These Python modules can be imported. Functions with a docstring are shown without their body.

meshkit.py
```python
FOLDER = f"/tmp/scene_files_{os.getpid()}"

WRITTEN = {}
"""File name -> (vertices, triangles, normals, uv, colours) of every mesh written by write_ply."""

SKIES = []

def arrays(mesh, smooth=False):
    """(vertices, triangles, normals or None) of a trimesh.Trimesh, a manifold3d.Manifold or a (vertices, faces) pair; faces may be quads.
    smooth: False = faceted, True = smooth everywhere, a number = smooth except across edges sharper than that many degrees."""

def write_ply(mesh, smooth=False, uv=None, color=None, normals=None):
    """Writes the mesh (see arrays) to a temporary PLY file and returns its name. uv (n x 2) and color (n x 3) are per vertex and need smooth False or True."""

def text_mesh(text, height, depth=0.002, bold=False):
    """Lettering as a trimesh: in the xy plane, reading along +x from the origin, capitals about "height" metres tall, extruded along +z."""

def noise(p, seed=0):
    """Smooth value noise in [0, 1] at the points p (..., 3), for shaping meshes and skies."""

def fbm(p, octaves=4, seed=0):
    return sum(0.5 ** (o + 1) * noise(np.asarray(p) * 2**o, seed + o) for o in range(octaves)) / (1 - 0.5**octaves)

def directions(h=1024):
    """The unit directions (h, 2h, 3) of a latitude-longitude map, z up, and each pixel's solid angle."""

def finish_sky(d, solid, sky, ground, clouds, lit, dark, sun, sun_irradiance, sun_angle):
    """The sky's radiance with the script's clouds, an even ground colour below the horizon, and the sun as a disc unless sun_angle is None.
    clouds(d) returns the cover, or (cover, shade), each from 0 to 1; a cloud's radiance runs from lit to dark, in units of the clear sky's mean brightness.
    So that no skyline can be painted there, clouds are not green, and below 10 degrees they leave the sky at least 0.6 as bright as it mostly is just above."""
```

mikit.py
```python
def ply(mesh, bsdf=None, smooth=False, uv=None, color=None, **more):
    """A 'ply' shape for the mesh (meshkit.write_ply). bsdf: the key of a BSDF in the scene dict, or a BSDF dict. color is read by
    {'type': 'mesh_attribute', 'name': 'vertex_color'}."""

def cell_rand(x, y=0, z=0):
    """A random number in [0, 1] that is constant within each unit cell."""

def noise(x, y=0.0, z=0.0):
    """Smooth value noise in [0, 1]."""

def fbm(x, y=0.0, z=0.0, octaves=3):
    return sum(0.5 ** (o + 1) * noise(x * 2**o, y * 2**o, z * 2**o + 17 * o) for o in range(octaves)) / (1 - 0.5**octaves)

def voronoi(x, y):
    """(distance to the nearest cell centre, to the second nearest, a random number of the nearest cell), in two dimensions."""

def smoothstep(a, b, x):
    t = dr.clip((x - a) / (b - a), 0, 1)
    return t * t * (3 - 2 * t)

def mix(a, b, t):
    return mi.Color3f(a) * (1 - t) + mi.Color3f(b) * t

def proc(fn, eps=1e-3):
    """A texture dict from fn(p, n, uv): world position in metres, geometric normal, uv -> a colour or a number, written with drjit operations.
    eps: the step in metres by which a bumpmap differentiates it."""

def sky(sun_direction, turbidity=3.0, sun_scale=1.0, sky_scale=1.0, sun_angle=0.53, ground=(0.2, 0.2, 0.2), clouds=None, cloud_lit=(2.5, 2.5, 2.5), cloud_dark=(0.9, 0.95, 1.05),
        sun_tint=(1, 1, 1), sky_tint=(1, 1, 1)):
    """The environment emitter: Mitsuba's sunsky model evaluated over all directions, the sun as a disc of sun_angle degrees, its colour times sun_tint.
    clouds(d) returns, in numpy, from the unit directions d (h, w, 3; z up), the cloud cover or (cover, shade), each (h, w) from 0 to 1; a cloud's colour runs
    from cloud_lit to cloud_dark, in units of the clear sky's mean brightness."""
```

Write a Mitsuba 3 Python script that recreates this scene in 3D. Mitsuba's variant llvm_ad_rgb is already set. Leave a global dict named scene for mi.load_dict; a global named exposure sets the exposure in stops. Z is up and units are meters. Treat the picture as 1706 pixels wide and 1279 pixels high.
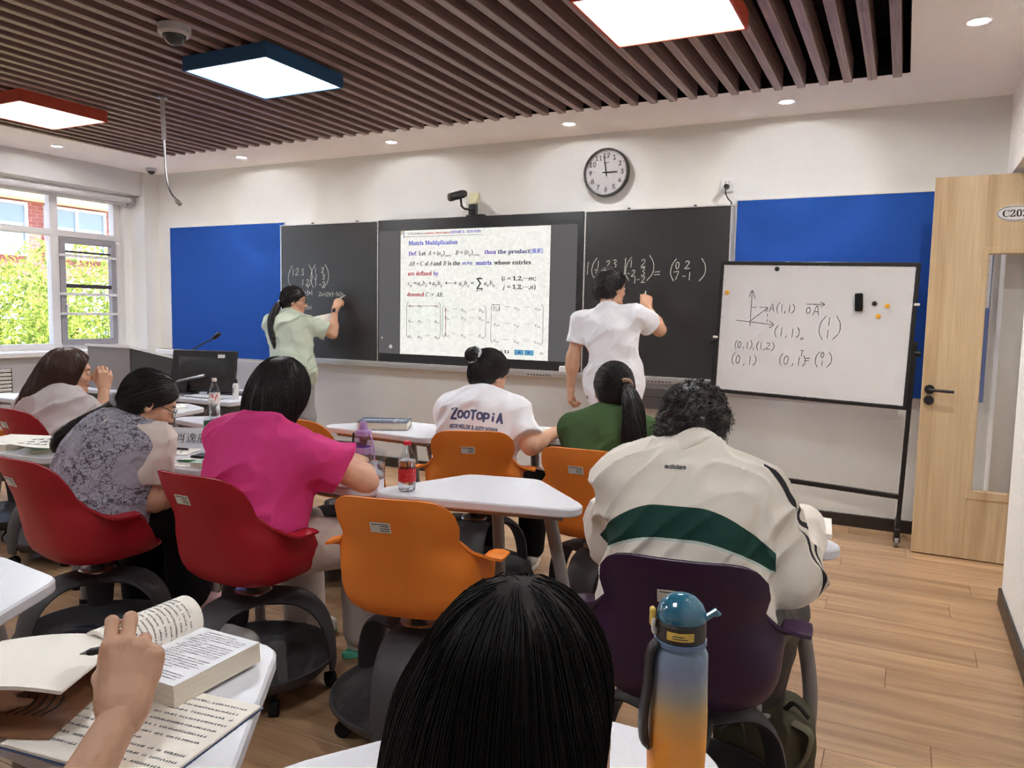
import math, numpy as np, trimesh, mitsuba as mi, mikit, meshkit, drjit as dr
import manifold3d as m3
from shapely.geometry import Polygon, LineString, Point, box as sbox
from shapely.ops import unary_union
from shapely import affinity
from scipy.spatial import cKDTree
TF = mi.ScalarTransform4f
scene, labels = {}, {}
PI = math.pi
# ------------------------------------------------------------------ camera, sky, exposure
CAM = np.array([0, 0, 1.38])
CF = np.array([-0.4504784, 0.8881324, -0.0910503])
CU = np.array([-0.058325, 0.0724906, 0.9956623])
scene['camera'] = {'type': 'perspective', 'fov': 67.33, 'fov_axis': 'x', 'near_clip': 0.02, 'far_clip': 500.0,
                   'to_world': TF().look_at(origin=CAM.tolist(), target=(CAM + CF).tolist(), up=CU.tolist())}
exposure = 0.22
SUN = (0.45, 0.35, 0.82)
scene['sky'] = mikit.sky(SUN, turbidity=4.0, sun_scale=16.0, sky_scale=14.0)
PANEL_RADIANCE = 14.0
DOWN_RADIANCE = 26.0
DOWN_SPOT = 5.5
# ------------------------------------------------------------------ materials
def lin(c):
    c = np.asarray(c, float) / 255.0
    return np.where(c <= 0.04045, c / 12.92, ((c + 0.055) / 1.055) ** 2.4).tolist()
def rgb(v): return {'type': 'rgb', 'value': list(map(float, v))}
def mat(name, c, rough=0.5, metal=0.0, spec=0.5, tex=None, bump=None, **kw):
    b = {'type': 'principled', 'base_color': tex if tex is not None else rgb(lin(c)), 'roughness': rough, 'metallic': metal, 'specular': spec, **kw}
    if bump is not None: b = {'type': 'bumpmap', 'arbitrary': bump[0], 'scale': bump[1], 'bsdf': b}
    scene[name] = {'type': 'twosided', 'bsdf': b}
    return name
n_, f_ = mikit.noise, mikit.fbm
VC = {'type': 'mesh_attribute', 'name': 'vertex_color'}
mat('m_vcol', 0, 0.8, tex=VC, spec=0.2)
mat('m_vskin', 0, 0.52, tex=VC, spec=0.35)
mat('m_vgloss', 0, 0.35, tex=VC)
def wall_fn(p, n, uv):
    k = f_(p.x * 1.3, p.y * 1.3, p.z * 1.3) * 0.04 + n_(p.x * 60, p.y * 60, p.z * 60) * 0.02
    return mi.Color3f(0.775, 0.775, 0.755) * (0.97 + k)
mat('m_wall', 0, 0.75, tex=mikit.proc(wall_fn), spec=0.2)
mat('m_ceiling', (244, 241, 237), 0.85, spec=0.2)
mat('m_dark', (18, 15, 15), 0.9, spec=0.1)
def slat_fn(p, n, uv):
    i = dr.floor((p.x + 20) / 0.126)
    g = f_(p.y * 1.2 + i * 7.7, p.x * 70, p.z * 60, 3)
    g2 = n_(p.y * 6, p.x * 240 + i * 3.1, p.z * 240)
    t = mikit.cell_rand(i, dr.floor((p.y + mikit.cell_rand(i, 3) * 2) / 1.9))
    c = mikit.mix((0.095, 0.047, 0.039), (0.31, 0.205, 0.178), dr.clip(g * 0.9 + t * 0.35 - 0.1, 0, 1))
    return c * (0.75 + 0.5 * g2)
mat('m_slat', 0, 0.42, tex=mikit.proc(slat_fn), spec=0.7, clearcoat=0.9, clearcoat_gloss=0.75)
PLW, PLL = 0.185, 1.22
def floor_fn(p, n, uv):
    j = dr.floor((p.y + 10) / PLW)
    i = dr.floor((p.x + 20 + mikit.cell_rand(j, 5) * PLL) / PLL)
    r = mikit.cell_rand(i, j, 1); r2 = mikit.cell_rand(i, j, 2)
    x = p.x * 1.5 + r * 31; y = p.y * 26 + r2 * 17
    w = f_(x, y + 2.2 * n_(x * 1.2, p.y * 5 + r * 9), 0.0, 4)
    fine = n_(p.x * 9, p.y * 330 + r * 50)
    c = mikit.mix((0.30, 0.17, 0.092), (0.49, 0.315, 0.185), dr.clip(w * 1.25 - 0.12, 0, 1))
    c = c * (0.86 + 0.2 * r) * (0.9 + 0.16 * fine)
    return c
mat('m_floor', 0, 0.34, tex=mikit.proc(floor_fn), spec=0.5)
mat('m_gap', (52, 32, 20), 0.8)
def door_fn(p, n, uv):
    x = p.x * 16 + 3.0 * n_(p.x * 5, p.z * 0.9) ; z = p.z * 0.9
    w = f_(x, z, 1.0, 4)
    fine = n_(p.x * 260, p.z * 5)
    c = mikit.mix((0.58, 0.40, 0.22), (0.80, 0.62, 0.40), dr.clip(w * 1.5 - 0.25, 0, 1))
    return c * (0.9 + 0.14 * fine)
mat('m_door', 0, 0.45, tex=mikit.proc(door_fn), spec=0.4)
mat('m_baseboard', (40, 33, 30), 0.4)
mat('m_black', (22, 22, 24), 0.4)
mat('m_blackmatte', (20, 20, 21), 0.75, spec=0.2)
mat('m_board', (46, 46, 47), 0.32, spec=0.5)
mat('m_bezel', (40, 41, 44), 0.25)
mat('m_felt', 0, 0.95, spec=0.08, tex=mikit.proc(lambda p, n, uv: mi.Color3f(0.022, 0.078, 0.345) * (0.86 + 0.28 * n_(p.x * 420, p.z * 420))))
mat('m_alu', (205, 204, 204), 0.35, metal=0.6)
mat('m_chrome', (215, 215, 218), 0.15, metal=1.0)
mat('m_steel', (150, 150, 152), 0.3, metal=0.85)
mat('m_white', (236, 236, 238), 0.35)
mat('m_whiteplastic', (228, 228, 226), 0.4)
mat('m_table', (208, 210, 218), 0.3, spec=0.5)
mat('m_tedge', (198, 198, 204), 0.45)
mat('m_leg', (128, 124, 124), 0.42)
mat('m_grey', (133, 125, 122), 0.55)
mat('m_greydark', (60, 57, 58), 0.5)
mat('m_lightgrey', (190, 188, 190), 0.5)
mat('m_cbase', (63, 62, 66), 0.5, spec=0.35)
mat('m_cream', (226, 224, 190), 0.5)
mat('m_blueframe', (30, 78, 118), 0.5)
mat('m_redframe', (176, 66, 44), 0.5)
mat('m_winframe', (222, 220, 220), 0.4)
mat('m_wingrey', (150, 147, 152), 0.4)
mat('m_chalk', (196, 196, 190), 0.95, spec=0.05)
mat('m_ink', (55, 55, 62), 0.6)
mat('m_print', (96, 96, 104), 0.8)
mat('m_orange', (230, 130, 50), 0.42, spec=0.4)
mat('m_red', (158, 26, 40), 0.42, spec=0.4)
mat('m_purple', (44, 18, 54), 0.45, spec=0.4)
mat('m_label', (205, 203, 200), 0.6)
scene['m_pane'] = {'type': 'thindielectric', 'int_ior': 1.5}
scene['m_clear'] = {'type': 'thindielectric', 'int_ior': 1.4, 'specular_transmittance': rgb((.86, .88, .90))}
scene['m_water'] = {'type': 'dielectric', 'int_ior': 1.33}
# ------------------------------------------------------------------ mesh helpers
cat = trimesh.util.concatenate
def hullmesh(pts): return trimesh.convex.convex_hull(np.asarray(pts, float))
def box(x0, x1, y0, y1, z0, z1, b=0.0):
    """box between the two corners, its edges chamfered by b"""
    if b <= 0:
        m = trimesh.creation.box((x1 - x0, y1 - y0, z1 - z0)); m.apply_translation(((x0 + x1) / 2, (y0 + y1) / 2, (z0 + z1) / 2)); return m
    P = []
    for sx in (0, 1):
        for sy in (0, 1):
            for sz in (0, 1):
                c = np.array([(x0, x1)[sx], (y0, y1)[sy], (z0, z1)[sz]])
                d = np.array([1 - 2 * sx, 1 - 2 * sy, 1 - 2 * sz]) * b
                for k in range(3):
                    e = d.copy(); e[k] = 0; P.append(c + e)
    return hullmesh(P)
def tube(path, r, sides=12, caps=True, sq=None):
    """swept round bar along path; r a number or one per point; sq = flattening of the second axis"""
    p = np.asarray(path, float); n = len(p); r = np.broadcast_to(r, (n,))
    t = np.gradient(p, axis=0); t /= np.linalg.norm(t, axis=1, keepdims=True) + 1e-12
    a = np.cross(t[0], [0, 0, 1.0] if abs(t[0][2]) < 0.9 else [1.0, 0, 0]); a /= np.linalg.norm(a)
    ang = np.arange(sides) * 2 * PI / sides; V = []
    for i in range(n):
        a = a - t[i] * (a @ t[i]); a /= np.linalg.norm(a); b = np.cross(t[i], a)
        V.append(p[i] + r[i] * (np.cos(ang)[:, None] * a + np.sin(ang)[:, None] * b * (sq or 1)))
    V = np.vstack(V); F = []
    i, j = np.meshgrid(np.arange(n - 1), np.arange(sides), indexing='ij'); i = i.ravel(); j = j.ravel(); k = (j + 1) % sides
    F = np.vstack([np.stack([i * sides + j, i * sides + k, (i + 1) * sides + k], 1), np.stack([i * sides + j, (i + 1) * sides + k, (i + 1) * sides + j], 1)])
    if caps:
        V = np.vstack([V, p[0], p[-1]]); j = np.arange(sides); k = (j + 1) % sides
        F = np.vstack([F, np.stack([k, j, j * 0 + n * sides], 1), np.stack([(n - 1) * sides + j, (n - 1) * sides + k, j * 0 + n * sides + 1], 1)])
    return trimesh.Trimesh(V, F, process=False)
def spline(pts, n=24):
    """Catmull-Rom through pts"""
    p = np.asarray(pts, float); p = np.vstack([2 * p[0] - p[1], p, 2 * p[-1] - p[-2]]); m = len(p) - 3
    u = np.linspace(0, m - 1e-9, n); i = u.astype(int); t = (u - i)[:, None]
    a, b, c, d = p[i], p[i + 1], p[i + 2], p[i + 3]
    return 0.5 * (2 * b + (c - a) * t + (2 * a - 5 * b + 4 * c - d) * t ** 2 + (3 * b - a - 3 * c + d) * t ** 3)
def lathe(prof, sections=32):
    return trimesh.creation.revolve(np.asarray(prof, float), sections=sections)
def ext(poly, h, z0=0.0):
    gs = [g for g in getattr(poly, 'geoms', [poly]) if g.geom_type == 'Polygon' and g.area > 1e-10]
    m = cat([trimesh.creation.extrude_polygon(g, h, engine='earcut') for g in gs]); m.apply_translation((0, 0, z0)); return m
def bevel_slab(poly, z0, z1, b):
    """extruded outline with a chamfered upper and lower edge"""
    P = [(poly.buffer(-b), z0), (poly, z0 + b), (poly, z1 - b), (poly.buffer(-b), z1)]
    n = 96; V = []
    c = np.array(poly.centroid.coords[0])
    for q, z in P:
        ring = q.exterior
        # sample by angle around the centroid so that rings correspond
        L = []
        for a in np.arange(n) * 2 * PI / n:
            ray = LineString([c, c + 3 * np.array([math.cos(a), math.sin(a)])]).intersection(ring)
            g = ray if ray.geom_type == 'Point' else list(ray.geoms)[0]
            L.append((g.x, g.y, z))
        V.append(L)
    V = np.array(V).reshape(-1, 3); F = []
    for r in range(3):
        for j in range(n):
            k = (j + 1) % n; F += [(r * n + j, r * n + k, (r + 1) * n + k), (r * n + j, (r + 1) * n + k, (r + 1) * n + j)]
    V = np.vstack([V, [c[0], c[1], z0], [c[0], c[1], z1]])
    for j in range(n):
        k = (j + 1) % n; F += [(k, j, 4 * n), (3 * n + j, 3 * n + k, 4 * n + 1)]
    return trimesh.Trimesh(V, np.array(F), process=False)
def M(m, x=0, y=0, z=0, rz=0, rx=0, ry=0, s=1):
    m = m.copy(); R = trimesh.transformations.euler_matrix(math.radians(rx), math.radians(ry), math.radians(rz), 'sxyz'); R[:3, :3] *= s; R[:3, 3] = (x, y, z)
    m.apply_transform(R); return m
def frame(m, o, X, Y, Z):
    m = m.copy(); A = np.eye(4); A[:3, 0], A[:3, 1], A[:3, 2], A[:3, 3] = X, Y, Z, o; m.apply_transform(A); return m
def onwall(m, x, y, z):
    """a mesh drawn in the xy plane with depth z, put upright on the front wall facing the room"""
    return frame(m, (x, y, z), (1, 0, 0), (0, 0, 1), (0, -1, 0))
# ------------------------------------------------------------------ scene keys
def fresh(base):
    k, i = base, 0
    while k in USED: i += 1; k = f'{base}_{i:03d}'
    USED.add(k); return k
USED = set()
def thing(name, label, category, group=None):
    k = fresh(name); labels[k] = {'label': label, 'category': category}
    if group: labels[k]['group'] = group
    return k
def put(parent, name, mesh, bsdf, smooth=32, label=None, kind=None, tw=None, **kw):
    """one part under parent"""
    k = fresh(f'{parent}__{name}')
    d = mesh if isinstance(mesh, dict) else mikit.ply(mesh, bsdf, smooth, **kw)
    d = dict(d)
    if isinstance(mesh, dict): d['bsdf'] = {'type': 'ref', 'id': bsdf}
    if tw is not None: d['to_world'] = tw
    scene[k] = d
    if label or kind:
        labels[k] = {}
        if label: labels[k]['label'] = label
        if kind: labels[k]['kind'] = kind
    return k
def solo(name, mesh, bsdf, label, category, group=None, smooth=32, tw=None, **kw):
    k = thing(name, label, category, group)
    d = dict(mesh) if isinstance(mesh, dict) else mikit.ply(mesh, bsdf, smooth, **kw)
    if tw is not None: d['to_world'] = tw
    scene[k] = d; return k
def struct(name, mesh, bsdf, smooth=32, label=None, **kw):
    k = fresh(name); scene[k] = mikit.ply(mesh, bsdf, smooth, **kw); labels[k] = {'kind': 'structure', 'label': label or name.replace('_', ' ')}
    return k
def place(x, y, z=0, rz=0): return TF().translate([x, y, z]).rotate([0, 0, 1], rz)
def stamp(parts, name, label, category, group, tw, swap=None):
    """a thing made of prebuilt parts: (name, shape dict, bsdf, kids)"""
    t = thing(name, label, category, group)
    def rec(par, ps):
        for nm, d, b, *kids in ps:
            k = put(par, nm, d, (swap or {}).get(b, b), tw=tw)
            if kids: rec(k, kids[0])
    rec(t, parts); return t
# ------------------------------------------------------------------ room
X0, X1, Y1, YB, ZC = -7.2, 0.5, 5.563, -2.6, 2.74
struct('wall_front', box(-7.5, 1.9, Y1, Y1 + 0.2, -0.1, 3.2), 'm_wall', label='white front wall behind the boards')
# left wall with window opening (y 2.3..5.30, z 0.96..2.45)
WY0, WY1, WZ0, WZ1 = 2.2, 5.31, 0.955, 2.46
struct('wall_left', cat([box(X0 - 0.22, X0, YB, WY0, -0.1, 3.2), box(X0 - 0.22, X0, WY1, Y1, -0.1, 3.2), box(X0 - 0.22, X0, WY0, WY1, -0.1, WZ0), box(X0 - 0.22, X0, WY0, WY1, WZ1, 3.2)]), 'm_wall', label='white window wall')
struct('column_corner', box(X0, -6.99, 5.40, Y1, 0, 2.9), 'm_wall', label='white corner column beside the window')
struct('beam', box(X0, -7.02, YB, 5.40, 2.51, 2.95, 0.004), 'm_wall', label='white beam above the window')
struct('wall_right', cat([box(X1, X1 + 0.14, YB, 4.36, -0.1, 3.2), box(X1, X1 + 0.14, 4.36, 5.30, 2.24, 3.2), box(X1, X1 + 0.14, 5.30, Y1, -0.1, 3.2)]), 'm_wall', label='white side wall with the doorway')
struct('wall_back', box(-7.5, 1.9, YB - 0.2, YB, -0.1, 3.2), 'm_wall', label='white rear wall')
struct('wall_corridor', cat([box(1.8, 1.95, 2.0, Y1, -0.1, 3.2), box(X1 + 0.14, 1.95, 2.0, 2.15, -0.1, 3.2)]), 'm_wall', label='corridor wall beyond the doorway')
struct('ceiling_corridor', box(X1 + 0.14, 1.95, 2.0, Y1, 2.75, 2.85), 'm_ceiling')
# white border ceiling around the slatted field
SX0, SX1, SY0, SY1 = -6.2, -0.052, -1.9, 4.868
struct('ceiling', cat([box(X0, SX0, YB, Y1, ZC, ZC + 0.3), box(SX1, X1 + 0.1, YB, Y1, ZC, ZC + 0.3), box(SX0, SX1, SY1, Y1, ZC, ZC + 0.3), box(SX0, SX1, YB, SY0, ZC, ZC + 0.3)]), 'm_ceiling', label='white ceiling border around the wooden slats')
sc = thing('slatted_ceiling', 'dark brown wooden slat ceiling panel spanning the room', 'ceiling panel')
labels[sc] = {'label': 'dark brown wooden slat ceiling panel spanning the room', 'kind': 'structure'}
put(sc, 'backing', box(SX0, SX1, SY0, SY1, ZC + 0.2, ZC + 0.22), 'm_dark', label='black void above the slats')
put(sc, 'fascia', cat([box(SX0, SX1, SY1 - .0035, SY1 - .0005, ZC + .001, ZC + .2), box(SX0 + .0005, SX0 + .004, SY0, SY1, ZC + .001, ZC + .2), box(SX1 - .004, SX1 - .0005, SY0, SY1, ZC + .001, ZC + .2)]), 'm_dark', False)
SLP = 0.1255
sl = mikit.ply(box(-0.0235, 0.0235, SY0, SY1 - 0.004, ZC - 0.02, ZC + 0.115, 0.003), 'm_slat', False)
i = 0
while -0.115 - i * SLP > SX0 + 0.02:
    put(sc, 'slat', sl, 'm_slat', tw=TF().translate([-0.115 - i * SLP, 0, 0])); i += 1
# floor: boards are parts
fl = struct('floor', box(X0, 1.95, YB, Y1, -0.1, -0.004), 'm_gap', label='brown wood plank floor')
def crnd(x, y, z):   # same hash as mikit.cell_rand
    U = 0xFFFFFFFF
    x, y, z = (int(math.floor(v)) + 1000000 for v in (x, y, z))
    h = (x * 374761393 + y * 668265263 + z * 2147483647) & U
    h = ((h ^ (h >> 13)) * 1274126177) & U
    return ((h ^ (h >> 16)) & 0xFFFFFF) / 16777215.0
plank = mikit.ply(box(0.0006, PLL - 0.0006, 0.0006, PLW - 0.0006, -0.012, 0.0, 0.0012), 'm_floor', False)
pl_rest = []
for j in range(int((YB + 10) / PLW), int((Y1 + 10) / PLW) + 1):
    off = crnd(j, 5, 0) * PLL; y0 = j * PLW - 10
    for i in range(8, 20):
        x0 = i * PLL - 20 - off
        if x0 + PLL < X0 or x0 > 0.55: continue
        xa, xb, ya, yb = max(x0, X0), min(x0 + PLL, 0.62), max(y0, YB), min(y0 + PLW, Y1)
        if xb - xa < 0.02 or yb - ya < 0.01: continue
        seen = y0 > 0.9 and x0 + PLL > -7.0
        if seen and xa == x0 and xb == x0 + PLL and ya == y0 and yb == y0 + PLW:
            put(fl, 'plank', plank, 'm_floor', tw=TF().translate([x0, y0, 0]))
        elif seen: put(fl, 'plank', box(xa + .0006, xb - .0006, ya + .0006, yb - .0006, -0.012, 0, 0.0012), 'm_floor', False)
        else: pl_rest.append(box(xa + .0006, xb - .0006, ya + .0006, yb - .0006, -0.012, 0))
put(fl, 'boards', cat(pl_rest + [box(0.62, 1.95, YB, Y1, -0.012, -0.0005)]), 'm_floor', False, kind='stuff')
struct('baseboard_front', box(-6.98, 0.5, Y1 - 0.014, Y1, 0, 0.085, 0.003), 'm_baseboard', label='dark brown baseboard under the boards')
struct('baseboard_right', cat([box(X1 - 0.014, X1, YB, 4.36, 0, 0.085, 0.003), box(X1 - 0.014, X1 + 0.14, 4.35, 4.372, 0, 0.085, 0.003)]), 'm_baseboard', label='dark baseboard on the side wall')
# ------------------------------------------------------------------ window
w1 = struct('window_1', cat([box(X0 - 0.12, X0 - 0.05, WY0, WY0 + 0.06, WZ0, WZ1, 0.004), box(X0 - 0.12, X0 - 0.05, WY1 - 0.07, WY1, WZ0, WZ1, 0.004), box(X0 - 0.12, X0 - 0.05, WY0, WY1, WZ0, WZ0 + 0.055, 0.004), box(X0 - 0.12, X0 - 0.05, WY0, WY1, WZ1 - 0.05, WZ1, 0.004)]), 'm_winframe', label='white framed window with a grey opening sash')
put(w1, 'mullion', box(X0 - 0.12, X0 - 0.045, 4.575, 4.655, WZ0, WZ1, 0.004), 'm_winframe')
put(w1, 'mullion', box(X0 - 0.12, X0 - 0.045, 3.3, 3.38, WZ0, WZ1, 0.004), 'm_winframe')
put(w1, 'transom', box(X0 - 0.12, X0 - 0.045, WY0, WY1, 2.035, 2.095, 0.004), 'm_winframe')
for ya, yb, za, zb in ((2.26, 3.3, 1.01, 2.035), (2.26, 3.3, 2.095, 2.41), (3.38, 4.575, 1.01, 2.035), (3.38, 4.575, 2.095, 2.41), (4.655, 5.24, 2.095, 2.41)):
    put(w1, 'pane', box(X0 - 0.0855, X0 - 0.085, ya, yb, za, zb), 'm_pane', False)
cs = put(w1, 'casement', cat([box(X0 - 0.09, X0 - 0.03, 4.66, 4.71, 0.995, 2.03, 0.004), box(X0 - 0.09, X0 - 0.03, 5.19, 5.245, 0.995, 2.03, 0.004), box(X0 - 0.09, X0 - 0.03, 4.66, 5.245, 0.995, 1.05, 0.004), box(X0 - 0.09, X0 - 0.03, 4.66, 5.245, 1.975, 2.03, 0.004)]), 'm_wingrey', label='grey opening sash')
put(cs, 'inner_rail', cat([box(X0 - 0.10, X0 - 0.04, 4.71, 5.19, 1.89, 1.905), box(X0 - 0.10, X0 - 0.04, 4.71, 5.19, 1.55, 1.585, .003)]), 'm_greydark')
put(cs, 'guard_bar', box(X0 - 0.028, X0 - 0.012, 4.64, 5.24, 1.475, 1.50, 0.003), 'm_whiteplastic')
put(cs, 'guard_bar', box(X0 - 0.028, X0 - 0.012, 4.64, 5.24, 1.285, 1.31, 0.003), 'm_whiteplastic')
put(cs, 'guard_bar', box(X0 - 0.028, X0 - 0.012, 4.64, 5.24, 1.845, 1.87, 0.003), 'm_whiteplastic')
put(cs, 'handle', tube([(X0 - .03, 4.70, 1.39), (X0 - .005, 4.70, 1.385), (X0 - .005, 4.70, 1.30)], 0.008, 8), 'm_whiteplastic')
put(cs, 'inner_panel', box(X0 - 0.0755, X0 - 0.075, 4.71, 5.19, 1.05, 1.975), 'm_pane', False)
struct('windowsill_1', box(X0 - 0.05, -6.97, WY0 - .1, 5.40, 0.905, 0.95, 0.006), 'm_winframe', label='white windowsill')
struct('trim_reveal', cat([box(X0 - .23, X0 - .12, WY0, WY1, WZ0 - 0.02, WZ0), box(X0 - .23, X0 - .12, WY1, WY1 + 0.02, WZ0, WZ1)]), 'm_winframe', label='outer window reveal')
rb = thing('roller_blind', 'white rolled up roller blind above the window', 'blind')
put(rb, 'roll', tube([(-7.12, 2.3, 2.455), (-7.12, 5.33, 2.455)], 0.032, 20), 'm_winframe')
put(rb, 'bracket', box(-7.17, -7.08, 5.33, 5.345, 2.40, 2.50, 0.002), 'm_wingrey')
put(rb, 'bottom_bar', box(-7.165, -7.15, 2.3, 5.32, 2.405, 2.425, 0.002), 'm_winframe')
rc = thing('radiator_cover', 'light grey louvred cabinet below the window', 'radiator cover')
put(rc, 'body', cat([box(X0 + 0.001, -7.03, WY0 - 0.1, 5.39, 0.0, 0.905, 0.003)]), 'm_lightgrey')
for k in range(9):
    put(rc, 'louver', M(box(-0.012, 0.004, 3.3, 4.04, -0.012, 0.012, 0.002), -7.022, 0, 0.52 + 0.034 * k, ry=28), 'm_whiteplastic')
put(rc, 'louver_backing', box(-7.034, -7.0285, 3.29, 4.05, 0.50, 0.81), 'm_dark')
# ------------------------------------------------------------------ outside
scene['m_brick'] = None
def brick_fn(p, n, uv):
    j = dr.floor(p.z / 0.075); u = (p.y + 0.12 * (j - 2 * dr.floor(j / 2))) / 0.24
    mort = dr.maximum(mikit.smoothstep(0.42, 0.48, dr.abs(u - dr.floor(u) - 0.5)), mikit.smoothstep(0.38, 0.46, dr.abs(p.z / 0.075 - j - 0.5)))
    return mikit.mix((0.46, 0.15, 0.125), (0.52, 0.27, 0.24), mort) * (0.85 + 0.3 * mikit.cell_rand(dr.floor(u), j))
mat('m_brick', 0, 0.9, tex=mikit.proc(brick_fn), spec=0.1)
mat('m_cornice', (225, 214, 180), 0.8)
mat('m_farglass', (150, 165, 180), 0.08, spec=0.8)
mat('m_farframe', (225, 228, 230), 0.5)
mat('m_ground', (120, 122, 112), 0.9)
struct('ground', box(-60, -7.5, -25, 60, -3.6, -3.4), 'm_ground', label='paved ground outside')
bd = thing('brick_building', 'red brick building with rows of windows seen through the window', 'building')
put(bd, 'wall', box(-18, -16, 2, 34, -3.4, 3.47), 'm_brick', False)
put(bd, 'cornice', box(-18.2, -15.7, 2, 34, 3.47, 3.95, 0.03), 'm_cornice')
for i in range(14):
    y0 = 4.81 + 1.72 * i
    for z0, z1 in ((2.35, 3.43), (0.3, 1.9), (-2.2, -0.6)):
        f = put(bd, 'window', cat([box(-16.02, -15.93, y0, y0 + 1.37, z0, z0 + .06), box(-16.02, -15.93, y0, y0 + 1.37, z1 - .06, z1), box(-16.02, -15.93, y0, y0 + .06, z0, z1), box(-16.02, -15.93, y0 + 1.31, y0 + 1.37, z0, z1), box(-16.02, -15.93, y0 + .66, y0 + .72, z0, z1), box(-16.02, -15.93, y0 + .66, y0 + 1.37, (z0 + z1) / 2 - .025, (z0 + z1) / 2 + .025)]), 'm_farframe', False)
        put(f, 'pane', box(-16.01, -15.97, y0 + .03, y0 + 1.34, z0 + .03, z1 - .03), 'm_farglass', False)
scene['m_leaf'] = {'type': 'principledthin', 'base_color': VC, 'diff_trans': 1.0, 'roughness': 0.6}
mat('m_bark', (105, 88, 70), 0.9)
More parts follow.
